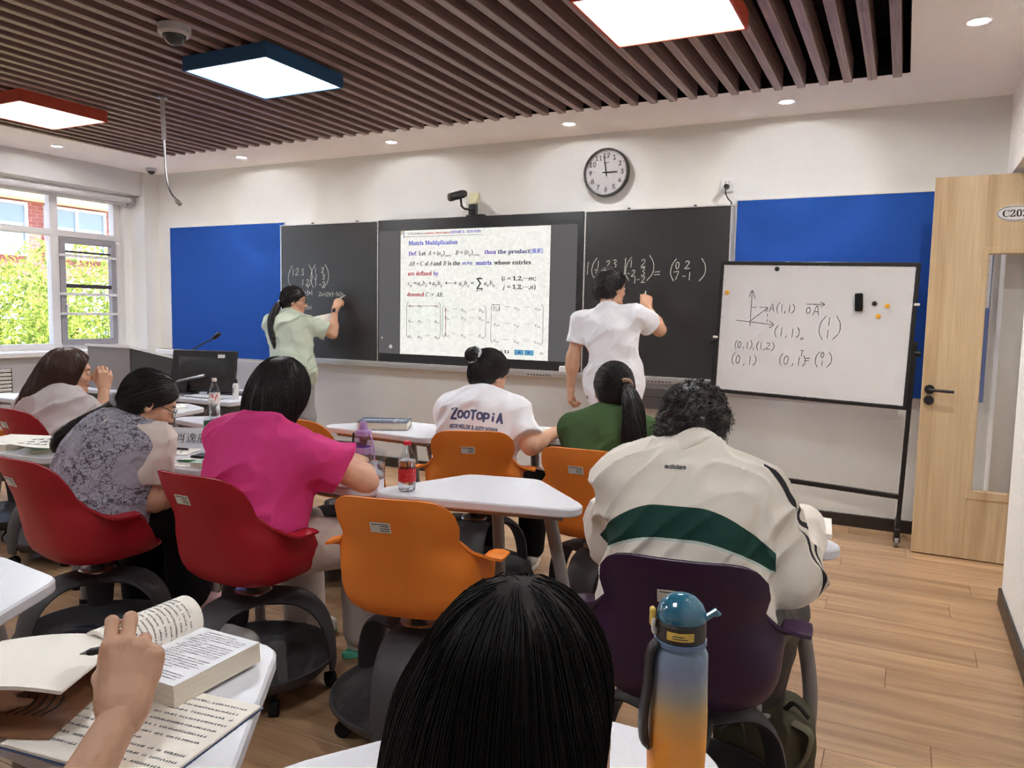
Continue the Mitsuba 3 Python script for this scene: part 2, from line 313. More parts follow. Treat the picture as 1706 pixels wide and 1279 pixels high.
def tree(x, y, h, rad, label, seed):
    rng = np.random.default_rng(seed)
    t = thing('tree', label, 'tree', )
    put(t, 'trunk', cat([tube(spline([(x, y, -3.4), (x + .1, y, -1.8), (x, y + .1, h - rad)], 10), np.linspace(.13, .06, 10), 8)] + [tube(spline([(x, y, -1.6 + .5 * k), (x + rad * .5 * math.cos(2.4 * k), y + rad * .5 * math.sin(2.4 * k), -0.6 + .45 * k)], 6), np.linspace(.05, .015, 6), 6) for k in range(5)]), 'm_bark')
    n = 11000
    d = rng.normal(size=(n, 3)); d /= np.linalg.norm(d, axis=1)[:, None]
    c = d * (rng.random(n) ** .45)[:, None] * np.array([rad, rad, rad * 1.25]); keep = meshkit.noise(c * 1.7 + seed * 9) > .36
    c = c[keep] + [x, y, h - rad * 1.1]; n = len(c)
    a = rng.normal(size=(n, 3)); a /= np.linalg.norm(a, axis=1)[:, None]; b = np.cross(a, rng.normal(size=(n, 3))); b /= np.linalg.norm(b, axis=1)[:, None]
    s = rng.uniform(.032, .062, n)[:, None]
    V = np.stack([c - a * s, c - b * s * .4 + a * s * .1, c + a * s, c + b * s * .4 + a * s * .1], 1).reshape(-1, 3)
    q = np.arange(n)[:, None] * 4; F = np.vstack([q + [0, 1, 2], q + [0, 2, 3]])
    col = np.repeat(np.array(lin((168, 190, 104))) * rng.uniform(.6, 1.25, (n, 1)) * np.array([1, 1, .9]), 4, axis=0)
    put(t, 'foliage', trimesh.Trimesh(V, F, process=False), 'm_leaf', False, color=col, kind='stuff')
tree(-11.4, 6.5, 1.75, 1.25, 'green leafy tree in the window pane beside the radiator cover', 3)
tree(-11.8, 7.7, 2.3, 1.3, 'taller green tree in front of the brick building', 4)
tree(-11.0, 9.0, 2.0, 1.2, 'green tree behind the grey opening sash', 5)
# ------------------------------------------------------------------ ceiling lamps
scene['m_emit_black'] = {'type': 'diffuse', 'reflectance': rgb((.6, .6, .6))}
def pendant(x, y, frame_m, label, s=0.60):
    z0, z1 = 2.645, ZC - 0.02
    t = thing('ceiling_lamp', label, 'ceiling lamp')
    h = s / 2; o = Polygon([(-h, -h), (h, -h), (h, h), (-h, h)]); w = .012
    put(t, 'frame', M(ext(o.difference(o.buffer(-w)), z1 - z0, z0), x, y), frame_m, False)
    put(t, 'top_plate', box(x - h + .01, x + h - .01, y - h + .01, y + h - .01, z1 - .01, z1 - .001), frame_m, False)
    k = fresh(t + '__diffuser'); V = np.array([(x - h + w, y - h + w, z0 + .006), (x + h - w, y - h + w, z0 + .006), (x + h - w, y + h - w, z0 + .006), (x - h + w, y + h - w, z0 + .006)])
    scene[k] = {**mikit.ply(trimesh.Trimesh(V, [[0, 2, 1], [0, 3, 2]], process=False), 'm_emit_black'), 'emitter': {'type': 'area', 'radiance': rgb(np.array((.96, .99, 1.0)) * PANEL_RADIANCE)}}
pendant(-3.24, 3.29, 'm_blueframe', 'square ceiling lamp with a blue frame on the slats')
pendant(-0.99, 3.29, 'm_redframe', 'square ceiling lamp with a red frame, next to the white ceiling border by the door')
pendant(-5.30, 3.29, 'm_redframe', 'square ceiling lamp with an orange red frame nearest the window')
pendant(-3.24, 0.3, 'm_redframe', 'square ceiling lamp over the rear of the room'); pendant(-1.0, 0.3, 'm_blueframe', 'blue framed ceiling lamp over the rear of the room'); pendant(-5.3, 0.3, 'm_blueframe', 'blue framed ceiling lamp by the rear window')
def downlight(x, y, label, spot=True):
    t = thing('downlight', label, 'downlight', None)
    put(t, 'rim', M(lathe([(.040, .0), (.052, -.004), (.055, 0.0), (.055, .012), (.040, .012), (.040, 0)], 28), x, y, ZC - .002), 'm_white')
    k = fresh(t + '__lens'); m = trimesh.creation.cylinder(.039, .004, 28); m.apply_translation((x, y, ZC - .0045))
    scene[k] = {**mikit.ply(m, 'm_emit_black'), 'emitter': {'type': 'area', 'radiance': rgb(np.array((1, .97, .9)) * DOWN_RADIANCE)}}
    if spot:
        scene[fresh(t + '__beam')] = {'type': 'spot', 'to_world': TF().look_at(origin=[x, y, ZC - .012], target=[x, y, 0], up=[0, 1, 0]), 'intensity': rgb(np.array((1, .96, .9)) * DOWN_SPOT), 'cutoff_angle': 86.0, 'beam_width': 6.0}
for x, lb in ((-5.42, 'recessed downlight nearest the window corner of the front wall'), (-3.77, 'recessed downlight above the left blackboard edge of the display'), (-2.22, 'recessed downlight to the left of the wall clock'), (-0.74, 'recessed downlight above the power socket and whiteboard')):
    downlight(x, 5.2, lb)
downlight(-6.58, 4.24, 'recessed downlight in front of the window beam'); downlight(0.22, 4.17, 'large looking recessed downlight near the door')
downlight(0.22, 1.6, 'recessed downlight over the aisle'); downlight(-6.6, 1.5, 'recessed downlight by the rear window')
scene['corridor_lamp'] = {**mikit.ply(box(1.0, 1.5, 3.6, 4.2, 2.735, 2.745), 'm_emit_black'), 'emitter': {'type': 'area', 'radiance': rgb((5, 4.9, 4.7))}}
labels['corridor_lamp'] = {'label': 'square corridor ceiling lamp beyond the doorway', 'category': 'ceiling lamp'}
USED.add('corridor_lamp')
# ------------------------------------------------------------------ lettering
from PIL import ImageFont
import glob
FD = glob.glob('/opt/blender-*/*/datafiles/fonts')[0]
FONTS = {}
def glyphs(s, font='NotoSansMath-Regular.woff2', px=56):
    """outline of a line of text: capitals 1 unit tall, baseline at 0, starting at x = 0"""
    f = FONTS.get((font, px)) or FONTS.setdefault((font, px), ImageFont.truetype(f'{FD}/{font}', px))
    m, off = f.getmask2(s, mode='L', anchor='ls'); w, h = m.size
    if w == 0: return Polygon()
    on = np.pad(np.array(m).reshape(h, w) > 120, ((0, 0), (1, 1))).astype(np.int8); dd = np.diff(on, axis=1)
    r, a = np.nonzero(dd == 1); b = np.nonzero(dd == -1)[1]
    g = unary_union([sbox(x0, -y - 1, x1, -y) for y, x0, x1 in zip(r, a, b)]).buffer(.55).buffer(-.55).simplify(.45)
    k = 1 / (.71 * px)
    return affinity.affine_transform(g, [k, 0, 0, k, off[0] * k, -off[1] * k])
def mb(s):   # serif bold
    return ''.join(chr(0x1D400 + ord(c) - 65) if 'A' <= c <= 'Z' else chr(0x1D41A + ord(c) - 97) if 'a' <= c <= 'z' else chr(0x1D7CE + ord(c) - 48) if '0' <= c <= '9' else c for c in s)
def mi_(s):  # serif italic
    return ''.join('\u210e' if c == 'h' else chr(0x1D434 + ord(c) - 65) if 'A' <= c <= 'Z' else chr(0x1D44E + ord(c) - 97) if 'a' <= c <= 'z' else c for c in s)
CJK = 'Noto Sans CJK Regular.woff2'
def fit(g, x, y, h, w=None):
    """scale an outline to capital height h, width w, at x, y"""
    b = g.bounds; sx = (w / (b[2] - b[0])) if w else h
    return affinity.affine_transform(g, [sx, 0, 0, h, x - (b[0] * sx if w else 0), y])
# single-stroke hand lettering in a box 0.6 wide, 1 tall
GL = {'1': [[(.28, 1), (.3, 0)]], '2': [[(.05, .82), (.2, 1), (.42, .96), (.5, .76), (.3, .4), (.02, .03), (.58, .06)]],
      '3': [[(.08, .95), (.35, 1), (.48, .8), (.22, .56), (.5, .36), (.42, .06), (.06, .02)]], '7': [[(.02, .95), (.55, 1), (.3, 0)]],
      '0': [[(.3, 1), (.1, .8), (.08, .3), (.28, 0), (.48, .25), (.5, .75), (.3, 1)]], '4': [[(.4, 1), (.05, .35), (.58, .35)], [(.42, .7), (.4, 0)]],
      '(': [[(.42, 1.15), (.2, .75), (.18, .25), (.4, -.15)]], ')': [[(.15, 1.15), (.4, .75), (.42, .25), (.15, -.15)]],
      '=': [[(.05, .62), (.6, .66)], [(.05, .34), (.6, .38)]], '-': [[(.1, .5), (.5, .53)]], '+': [[(.05, .5), (.55, .52)], [(.3, .75), (.28, .25)]],
      'x': [[(.1, .7), (.5, .15)], [(.48, .72), (.1, .12)]], ',': [[(.3, .1), (.2, -.15)]], 'A': [[(0, 0), (.3, 1), (.58, 0)], [(.1, .38), (.5, .4)]],
      'o': [[(.3, .8), (.1, .6), (.1, .2), (.3, 0), (.5, .2), (.5, .6), (.3, .8)]], 'T': [[(0, 1), (.6, 1)], [(.3, 1), (.28, 0)]], ' ': [], '.': [[(.28, .04), (.32, .0)]]}
def hand(s, x, y, h, adv=.78, slant=.08, seed=0):
    r = np.random.default_rng(seed + len(s)); L = []
    for c in s:
        for st in GL[c]:
            p = np.array(st) * h * (1 + r.uniform(-.06, .06)); p[:, 0] += slant * p[:, 1]
            L.append(p + [x, y + r.uniform(-.04, .04) * h])
        x += adv * h * (.7 if c in '1(),' else 1)
    return L
def strokes(lines, w):
    return unary_union([LineString(spline(p, 4 * len(p)) if len(p) > 2 else p).buffer(w / 2, 2) for p in lines])
# ------------------------------------------------------------------ front wall: felt, boards, display
FY = Y1 - 0.0005
def felt(x0, x1, label):
    t = thing('felt_panel', label, 'pin board')
    put(t, 'panel', box(x0, x1, FY - .012, FY, .888, 2.19, .002), 'm_felt')
    put(t, 'edge', cat([box(x0 - .006, x0, FY - .013, FY, .882, 2.196), box(x1, x1 + .006, FY - .013, FY, .882, 2.196), box(x0, x1, FY - .013, FY, 2.19, 2.196), box(x0, x1, FY - .013, FY, .882, .888)]), 'm_alu')
felt(-6.80, -5.245, 'blue felt pin board beside the window column'); felt(-1.085, .46, 'blue felt pin board behind the door and the whiteboard')
BF = FY - .075
def board(x0, x1, label):
    t = thing('blackboard', label, 'blackboard')
    put(t, 'surface', box(x0 + .008, x1 - .008, BF, FY, .942, 2.150, .002), 'm_board')
    put(t, 'frame', cat([box(x0, x0 + .012, BF - .004, FY, .935, 2.158, .002), box(x1 - .012, x1, BF - .004, FY, .935, 2.158, .002), box(x0, x1, BF - .004, FY, 2.15, 2.158), box(x0, x1, BF - .004, FY, .935, .942)]), 'm_alu')
    for q in (.3, .75): put(t, 'clip', box(x0 + q * (x1 - x0) - .008, x0 + q * (x1 - x0) + .008, FY - .03, FY, 2.158, 2.176, .002), 'm_black')
    return t
b1 = board(-5.235, -4.108, 'dark blackboard with chalk matrices where the woman in the pale green shirt writes')
b2 = board(-2.196, -1.103, 'dark blackboard with a chalk equation where the man in the white t-shirt writes')
BB = BF - .0045
def chalk(par, lines, w=.0055):
    for g in getattr(strokes(lines, w), 'geoms', None) or [strokes(lines, w)]: put(par, 'chalk_mark', onwall(ext(g, .0012), 0, BB + .0045, 0), 'm_chalk', False)
L = hand('(', -5.17, 1.60, .155) + hand('123', -5.10, 1.695, .06, adv=1.1) + hand('1', -4.985, 1.60, .055) + hand('2', -4.93, 1.595, .06) + hand(')', -4.93, 1.60, .16) + hand('(', -4.90, 1.60, .16)
L += hand('1', -4.83, 1.715, .045) + hand('-2', -4.86, 1.655, .045) + hand('1', -4.83, 1.59, .05) + hand('2', -4.745, 1.715, .045) + hand('3', -4.735, 1.655, .045) + hand('-2', -4.775, 1.585, .05) + hand(')', -4.74, 1.60, .16)
chalk(b1, L)
chalk(b1, hand('1x1+2x2+3x1', -5.12, 1.515, .040, adv=.66) + hand('2x1+2x3-1x2x', -4.775, 1.505, .038, adv=.66), .004)
chalk(b1, hand('0x1+1x2+2x1', -5.10, 1.385, .036, adv=.66), .004)
L = hand('1', -2.19, 1.685, .09) + hand('(', -2.15, 1.665, .12) + hand('1', -2.095, 1.73, .055) + hand('2', -2.015, 1.735, .05) + hand('3', -1.965, 1.735, .055) + hand('3', -2.11, 1.665, .055) + hand('12', -2.02, 1.665, .05) + hand('1', -1.905, 1.68, .12) + hand('(', -1.885, 1.655, .13)
L += hand('1', -1.835, 1.735, .05) + hand('-2', -1.85, 1.67, .045) + hand('1', -1.80, 1.62, .04) + hand('2', -1.745, 1.735, .055) + hand('3', -1.745, 1.675, .055) + hand('-2', -1.775, 1.625, .045) + hand(')', -1.715, 1.655, .14)
L += hand('=', -1.645, 1.655, .07) + hand('(', -1.545, 1.65, .12) + hand('0', -1.49, 1.72, .05) + hand('2', -1.42, 1.72, .055) + hand('7', -1.50, 1.645, .055) + hand('-1', -1.44, 1.645, .05) + hand(')', -1.33, 1.65, .12)
chalk(b2, L)
# interactive display
dp = thing('interactive_display', 'wide interactive display showing a matrix multiplication slide', 'display')
put(dp, 'body', box(-4.106, -2.198, BF - .012, FY, .935, 2.158, .004), 'm_bezel')
def lcd(name, x0, x1, z0, z1, y, rad, label=None):
    V = np.array([(x0, y, z0), (x1, y, z0), (x1, y, z1), (x0, y, z1)])
    k = put(dp, name, trimesh.Trimesh(V, [[0, 1, 2], [0, 2, 3]], process=False), 'm_blackmatte', False, label=label, uv=np.array([(0, 0), (1, 0), (1, 1), (0, 1.0)]))
    scene[k]['emitter'] = {'type': 'area', 'radiance': rad}
DY = BF - .0125
lcd('screen', -4.092, -2.245, 1.016, 2.066, DY, rgb((.088, .085, .088)), 'dark grey screen area beside the slide')
def slide_fn(p, n, uv):
    k = f_(p.x * 75, p.z * 75, 2.0, 2) - .5; big = n_(p.x * 2.2 + 3, p.z * 2.2, 5.0)
    c = mikit.mix((.86, .90, .80), (.93, .88, .86), big)
    return c * (1.0 + .30 * k) * .86
lcd('slide', -3.866, -2.467, 1.017, 2.063, DY - .0006, mikit.proc(slide_fn), 'bright slide with text')
SW, SH = 1.399, 1.046
for nm, c in dict(k=(52, 54, 60), b=(58, 66, 190), r=(176, 62, 74), c=(104, 88, 190), n=(70, 70, 130), g=(110, 112, 116)).items(): mat('m_sl' + nm, c, .9, spec=.05)
def sl_(g, u, v, h, w, m, name='slide_text'):
    put(dp, name, onwall(ext(fit(g.buffer(.016), -3.866 + u * SW, 2.063 - v * SH, h * SH * 1.2, w * SW), .0006), 0, DY - .0007, 0), m, False)
sl_(glyphs(mb('1.3 1.4 Matrix ')), .05, .033, .013, .125, 'm_slg'); sl_(glyphs(mb('Arithmetic, Matrix Algebra')), .175, .033, .013, .175, 'm_slr'); sl_(glyphs('(矩阵算法, 矩阵代数)', CJK), .352, .033, .014, .21, 'm_slc')
def bar(u0, v0, u1, v1, m, name='slide_line'):
    put(dp, name, onwall(ext(sbox(-3.866 + u0 * SW, 2.063 - v1 * SH, -3.866 + u1 * SW, 2.063 - v0 * SH), .0006), 0, DY - .0007, 0), m, False)
bar(.015, .049, .575, .052, 'm_slg'); bar(.022, .0, .026, .06, 'm_sln'); bar(.0, .0, .021, .03, 'm_cream')
sl_(glyphs(mb('Matrix Multiplication')), .058, .118, .028, .345, 'm_slb')
sl_(glyphs(mb('Def.')), .058, .200, .027, .062, 'm_slc'); sl_(glyphs(mb('Let ')), .132, .200, .027, .05, 'm_slk'); sl_(glyphs(mi_('A') + ' = (' + mi_('a')), .195, .200, .027, .092, 'm_slk'); sl_(glyphs(mi_('ij')), .288, .212, .016, .014, 'm_slk'); sl_(glyphs(')'), .306, .2, .027, .01, 'm_slk'); sl_(glyphs(mi_('m') + '×' + mi_('s') + ','), .32, .213, .014, .045, 'm_slk')
sl_(glyphs(mi_('B') + ' = (' + mi_('b')), .388, .200, .027, .09, 'm_slk'); sl_(glyphs(mi_('ij')), .48, .212, .016, .014, 'm_slk'); sl_(glyphs(')'), .498, .2, .027, .01, 'm_slk'); sl_(glyphs(mi_('s') + '×' + mi_('n') + ','), .512, .213, .014, .045, 'm_slk')
sl_(glyphs(mb('then ')), .585, .200, .027, .075, 'm_slc'); sl_(glyphs(mb('the product')), .672, .200, .027, .205, 'm_sln'); sl_(glyphs('(乘积)', CJK), .88, .200, .024, .075, 'm_slb')
sl_(glyphs(mi_('AB') + ' = ' + mi_('C')), .058, .282, .027, .108, 'm_slk'); sl_(glyphs(mb('of')), .178, .282, .027, .025, 'm_slk'); sl_(glyphs(mi_('A')), .208, .282, .027, .022, 'm_slk'); sl_(glyphs(mb('and')), .238, .282, .027, .055, 'm_slk'); sl_(glyphs(mi_('B')), .305, .282, .027, .022, 'm_slk'); sl_(glyphs(mb('is the')), .338, .282, .027, .085, 'm_slk'); sl_(glyphs(mi_('m') + '×' + mi_('n') + '  ' + mb('matrix')), .435, .282, .027, .2, 'm_slb'); sl_(glyphs(mb('whose entries')), .648, .282, .027, .235, 'm_slk')
sl_(glyphs(mb('are defined ')), .055, .36, .027, .17, 'm_slr'); sl_(glyphs(mb('by')), .238, .36, .027, .035, 'm_slc')
sl_(glyphs(mi_('c')), .055, .437, .027, .014, 'm_slk'); sl_(glyphs(mi_('ij')), .07, .449, .015, .014, 'm_slk')
def term(s, u, v, sub, du=.022):
    sl_(glyphs(mi_(s)), u, v, .027, .018, 'm_slk'); sl_(glyphs(mi_(sub) if sub.isalpha() else mi_(sub[0]) + sub[1:]), u + .0185, v + .012, .015, .015, 'm_slk')
sl_(glyphs('='), .097, .437, .027, .022, 'm_slk'); term('a', .124, .437, 'i1'); term('b', .162, .437, 'jj'); sl_(glyphs('+'), .205, .437, .027, .02, 'm_slk'); term('a', .23, .437, 'i2'); term('b', .268, .437, 'jj'); sl_(glyphs('+⋯+'), .318, .437, .027, .085, 'm_slk'); term('a', .415, .437, 'is'); term('b', .453, .437, 'sj'); sl_(glyphs('='), .495, .437, .027, .022, 'm_slk'); sl_(glyphs('∑'), .535, .447, .052, .042, 'm_slk', 'slide_text'); sl_(glyphs(mi_('s')), .551, .383, .014, .01, 'm_slk'); sl_(glyphs(mi_('k') + '=1'), .536, .486, .014, .038, 'm_slk'); term('a', .584, .437, 'ik'); term('b', .622, .437, 'kj')
sl_(glyphs('(' + mi_('i') + ' = ' + mb('1') + ',' + mb('2') + ',⋯' + mi_('m') + ';'), .70, .402, .026, .215, 'm_slk'); sl_(glyphs(mi_('j') + ' = ' + mb('1') + ',' + mb('2') + ',⋯,' + mi_('n') + ')'), .705, .466, .026, .21, 'm_slk')
sl_(glyphs(mb('denoted ')), .052, .528, .027, .12, 'm_slr'); sl_(glyphs(mi_('C') + '  =  ' + mi_('AB') + '.'), .185, .528, .027, .125, 'm_slk')
def mtx(u0, u1, v0, v1, rows, cols, names, mm='m_slg'):
    for u, s in ((u0, -1), (u1, 1)):
        p = [(u - s * .012, v0), (u, v0 + .02), (u, v1 - .02), (u - s * .012, v1)]
        g = LineString([(-3.866 + a * SW, 2.063 - b * SH) for a, b in p]).buffer(.0018)
        put(dp, 'slide_line', onwall(ext(g, .0006), 0, DY - .0007, 0), mm, False)
    for v, r in zip(rows, names):
        for u, s in zip(cols, r):
            if s == '..': sl_(glyphs('⋯'), u, v - .006, .02, .03, mm)
            elif s == ':': [bar(u + .008, v - .05 + .016 * q, u + .0105, v - .047 + .016 * q, mm) for q in range(5)]
            elif s: sl_(glyphs(mi_(s[0])), u, v, .019, .014, mm); sl_(glyphs(''.join(mi_(c) if c.isalpha() else c for c in s[1:])), u + .015, v + .008, .011, .017, mm)
mtx(.048, .29, .575, .865, (.612, .67, .735, .80, .86), (.06, .13, .19, .25), (('a11', 'a12', '', 'a1s'), (':', ':', '', ':'), ('ai1', 'ai2', '..', 'ais'), (':', ':', '', ':'), ('am1', 'am2', '..', 'ams')))
mtx(.305, .60, .60, .85, (.642, .705, .77, .84), (.32, .375, .435, .495, .555), (('b11', '..', 'b1j', '..', 'b1n'), ('b21', '..', 'b2j', '..', 'b2n'), (':', '', ':', '', ':'), ('bs1', '..', 'bsj', '..', 'bsn')))
mtx(.635, .965, .58, .88, (.618, .68, .745, .81, .87), (.655, .72, .785, .85, .915), (('c11', '..', 'c1j', '..', 'c1n'), (':', '', ':', '', ':'), ('ci1', '..', 'cij', '..', 'cin'), (':', '', ':', '', ':'), ('cm1', '..', 'cmj', '..', 'cmn')))
sl_(glyphs('='), .607, .735, .02, .018, 'm_slg'); bar(.05, .603, .28, .606, 'm_slr'); bar(.326, .61, .329, .85, 'm_slr')
for a, b, c, d in ((.648, .585, .69, .588), (.648, .63, .69, .633), (.648, .585, .651, .633), (.687, .585, .69, .633)): bar(a, b, c, d, 'm_slk')
sl_(glyphs(mb('Li, Chenqi Li')), .565, .955, .02, .19, 'm_slk'); sl_(glyphs('10'), .95, .955, .013, .02, 'm_slg')
mat('m_slnav', (110, 190, 232), .6); mat('m_slnav2', (40, 90, 190), .6)
for u in (.79, .853):
    bar(u, .925, u + .058, .965, 'm_slnav', 'slide_button')
    s = 1 if u > .8 else -1; cx_, cz_ = -3.866 + (u + .029) * SW, 2.063 - .945 * SH
    put(dp, 'slide_arrow', onwall(ext(Polygon([(cx_ + s * .013, cz_), (cx_ - s * .011, cz_ + .012), (cx_ - s * .011, cz_ - .012)]), .0006), 0, DY - .0014, 0), 'm_slnav2', False)
for x, z, r in ((-4.058, 1.15, .008), (-3.965, 1.076, .017)):
    put(dp, 'touch_button', onwall(M(trimesh.creation.cylinder(r, .001, 20), x, z), 0, DY - .0008, 0), 'm_white')
tr = thing('chalk_rail', 'aluminium chalk rail under the blackboards and the display', 'chalk rail')
put(tr, 'rail', box(-5.235, -1.103, FY - .115, FY, .893, .934, .006), 'm_alu')
put(tr, 'lip', box(-5.235, -1.103, FY - .12, FY - .112, .915, .944, .002), 'm_alu')
for x0, nn in ((-2.63, 8), (-1.68, 8)):
    for k in range(nn): put(tr, 'button', box(x0 + .027 * k, x0 + .027 * k + .014, FY - .1165, FY - .11, .902, .910, .001), 'm_black')
sb = thing('steel_box', 'grey steel speaker box under the right blackboard', 'box')
put(sb, 'body', box(-2.0, -1.18, FY - .10, FY, .70, .845, .006), 'm_steel'); put(sb, 'groove', box(-2.0, -1.18, FY - .1015, FY - .099, .792, .797), 'm_greydark'); put(sb, 'end_cap', box(-2.008, -1.992, FY - .103, FY, .697, .848, .003), 'm_grey')
solo('eraser', box(-2.36, -2.25, FY - .118, FY - .085, .935, .985, .005), 'm_white', 'small white eraser on the rail by the man in the white t-shirt', 'eraser')
# clock
ck = thing('wall_clock', 'round white wall clock with a black rim', 'clock')
CX, CZ, CR = -2.055, 2.445, .178
put(ck, 'rim', onwall(M(lathe([(CR - .016, 0.0), (CR, .0), (CR, .03), (CR - .006, .042), (CR - .014, .04), (CR - .016, .02)], 64), CX, CZ), 0, FY, 0), 'm_black')
put(ck, 'face', onwall(M(trimesh.creation.cylinder(CR - .012, .014, 64), CX, CZ, .012), 0, FY, 0), 'm_white')
for h in range(1, 13):
    a = PI / 2 - h * PI / 6; g = glyphs(str(h), 'Inter.woff2'); hh = .033; w = (g.bounds[2] - g.bounds[0]) * hh
    put(ck, 'numeral', onwall(ext(fit(g, CX + .124 * math.cos(a) - w / 2, CZ + .124 * math.sin(a) - hh / 2, hh, w).buffer(.0007), .001, .019), 0, FY, 0), 'm_black', False)
put(ck, 'minute_marks', onwall(ext(unary_union([affinity.rotate(sbox(CX - (.0022 if k % 5 == 0 else .001), CZ + .150, CX + (.0022 if k % 5 == 0 else .001), CZ + .158), 6 * k, origin=(CX, CZ)) for k in range(60)]), .001, .019), 0, FY, 0), 'm_black', False)
put(ck, 'maker_mark', onwall(ext(unary_union([sbox(CX - .02 + .009 * k, CZ + .068, CX - .014 + .009 * k, CZ + .075) for k in range(5)]), .001, .019), 0, FY, 0), 'm_print', False, kind='stuff')
put(ck, 'hour_hand', onwall(ext(Polygon([(CX - .03, CZ - .005), (CX + .085, CZ - .005), (CX + .092, CZ + .0), (CX + .085, CZ + .005), (CX - .03, CZ + .005)]), .002, .022), 0, FY, 0), 'm_black', False)
put(ck, 'minute_hand', onwall(ext(affinity.rotate(sbox(CX - .004, CZ - .03, CX + .004, CZ + .125), 9, origin=(CX, CZ)), .002, .025), 0, FY, 0), 'm_black', False)
put(ck, 'glass', onwall(M(trimesh.creation.cylinder(CR - .014, .001, 48), CX, CZ, .035), 0, FY, 0), 'm_pane')
# socket with plug, wall camera
sk = thing('wall_socket', 'white wall socket with a black plug above the whiteboard', 'socket')
put(sk, 'plate', box(-1.205, -1.115, FY - .012, FY, 2.255, 2.345, .004), 'm_white')
put(sk, 'slots', cat([box(-1.172, -1.168, FY - .0125, FY - .01, 2.318, 2.33), box(-1.152, -1.148, FY - .0125, FY - .01, 2.318, 2.33)]), 'm_black')
pg = thing('power_plug', 'black power plug with a cable running down to the board', 'plug')
put(pg, 'body', onwall(M(lathe([(0, .05), (.012, .05), (.016, .04), (.018, .0), (0, .0)], 20), -1.16, 2.29), 0, FY - .012, 0), 'm_black')
put(pg, 'cable', tube(spline([(-1.16, FY - .05, 2.285), (-1.162, FY - .05, 2.25), (-1.15, FY - .03, 2.21), (-1.12, FY - .03, 2.175), (-1.13, FY - .03, 2.165)], 14), .004, 8), 'm_black')
solo('wall_plate', box(-3.245, -3.155, FY - .012, FY, 2.268, 2.358, .004), 'm_cream', 'cream wall outlet plate behind the black camera', 'outlet plate')
wc = thing('wall_camera', 'black bullet camera on a bracket above the display', 'camera')
put(wc, 'mount', box(-3.24, -3.165, FY - .03, FY, 2.18, 2.262, .006), 'm_black')
put(wc, 'arm', tube([(-3.2, FY - .03, 2.22), (-3.24, FY - .09, 2.22), (-3.255, FY - .11, 2.24), (-3.258, FY - .12, 2.30)], .009, 10), 'm_black')
put(wc, 'body', tube([(-3.245, FY - .07, 2.345), (-3.256, FY - .10, 2.337), (-3.305, FY - .21, 2.298), (-3.307, FY - .214, 2.2975)], [.026, .033, .033, .029], 24), 'm_black')
put(wc, 'lens', tube([(-3.306, FY - .2125, 2.2975), (-3.309, FY - .219, 2.295)], [.019, .017], 20), 'm_bezel')
solo('webcam_bar', box(-3.25, -3.08, FY - .05, FY - .005, 2.159, 2.178, .006), 'm_black', 'flat black sensor bar on top of the display', 'sensor bar')
# hanging microphone, dome cameras
hm = thing('ceiling_microphone', 'grey gooseneck microphone hanging on a rod from the slats', 'microphone')
put(hm, 'flange', M(trimesh.creation.cylinder(.035, .012, 24), -4.317, 3.485, ZC - .026), 'm_steel')
put(hm, 'rod', tube([(-4.317, 3.485, ZC - .02), (-4.305, 3.485, 2.45)], .014, 12), 'm_lightgrey')
put(hm, 'gooseneck', tube(spline([(-4.305, 3.485, 2.45), (-4.296, 3.485, 2.24), (-4.26, 3.485, 2.12), (-4.20, 3.485, 2.06)], 16), .007, 8), 'm_steel')
put(hm, 'capsule', tube([(-4.205, 3.485, 2.064), (-4.195, 3.485, 2.055), (-4.17, 3.485, 2.035)], [.01, .015, .013], 12), 'm_grey')
def dome(x, y, z, r, lb):
    t = thing('dome_camera', lb, 'dome camera')
    put(t, 'housing', M(lathe([(0, .0), (r, .0), (r, -r * .45), (r * .9, -r * .6), (0, -r * .6)], 36), x, y, z), 'm_lightgrey')
    b = trimesh.creation.icosphere(3, r * .72); put(t, 'bubble', M(b, x, y, z - r * .5), 'm_bezel')
dome(-3.20, 2.66, ZC - .02, .075, 'dark dome camera on the slatted ceiling behind the blue lamp'); dome(-6.72, 5.28, ZC, .05, 'small dome camera in the corner above the window column')
# ------------------------------------------------------------------ door leaf
d1 = struct('door_1', cat([box(.111, .378, 5.115, 5.157, .006, 2.205, .002), box(.615, .93, 5.115, 5.157, .006, 2.205, .002), box(.378, .615, 5.115, 5.157, .006, .366), box(.378, .615, 5.115, 5.157, 1.80, 2.205)]), 'm_door', label='open light oak door with a tall glass pane')
put(d1, 'glazing_frame', cat([box(.372, .402, 5.109, 5.163, .36, 1.806, .004), box(.592, .622, 5.109, 5.163, .36, 1.806, .004), box(.372, .622, 5.109, 5.163, .36, .41, .004), box(.372, .622, 5.109, 5.163, 1.765, 1.806, .004)]), 'm_door')
put(d1, 'glass', box(.40, .594, 5.135, 5.137, .40, 1.775), 'm_pane', False)
lh = put(d1, 'handle', cat([frame(trimesh.creation.cylinder(.027, .012, 28), (.152, 5.109, .985), (1, 0, 0), (0, 0, 1), (0, -1, 0)), tube([(.152, 5.11, .985), (.152, 5.065, .985), (.158, 5.06, .985), (.275, 5.06, .980)], .0085, 10)]), 'm_black', label='black lever handle')
put(d1, 'lock_rose', cat([frame(trimesh.creation.cylinder(.027, .012, 28), (.152, 5.109, .922), (1, 0, 0), (0, 0, 1), (0, -1, 0)), box(.147, .157, 5.1, 5.105, .91, .935)]), 'm_black', label='black lock cylinder')
el = affinity.scale(Point(.51, 1.987).buffer(1, 24), .088, .044); 
sg = thing('room_sign', 'oval white room number plate on the door', 'sign')
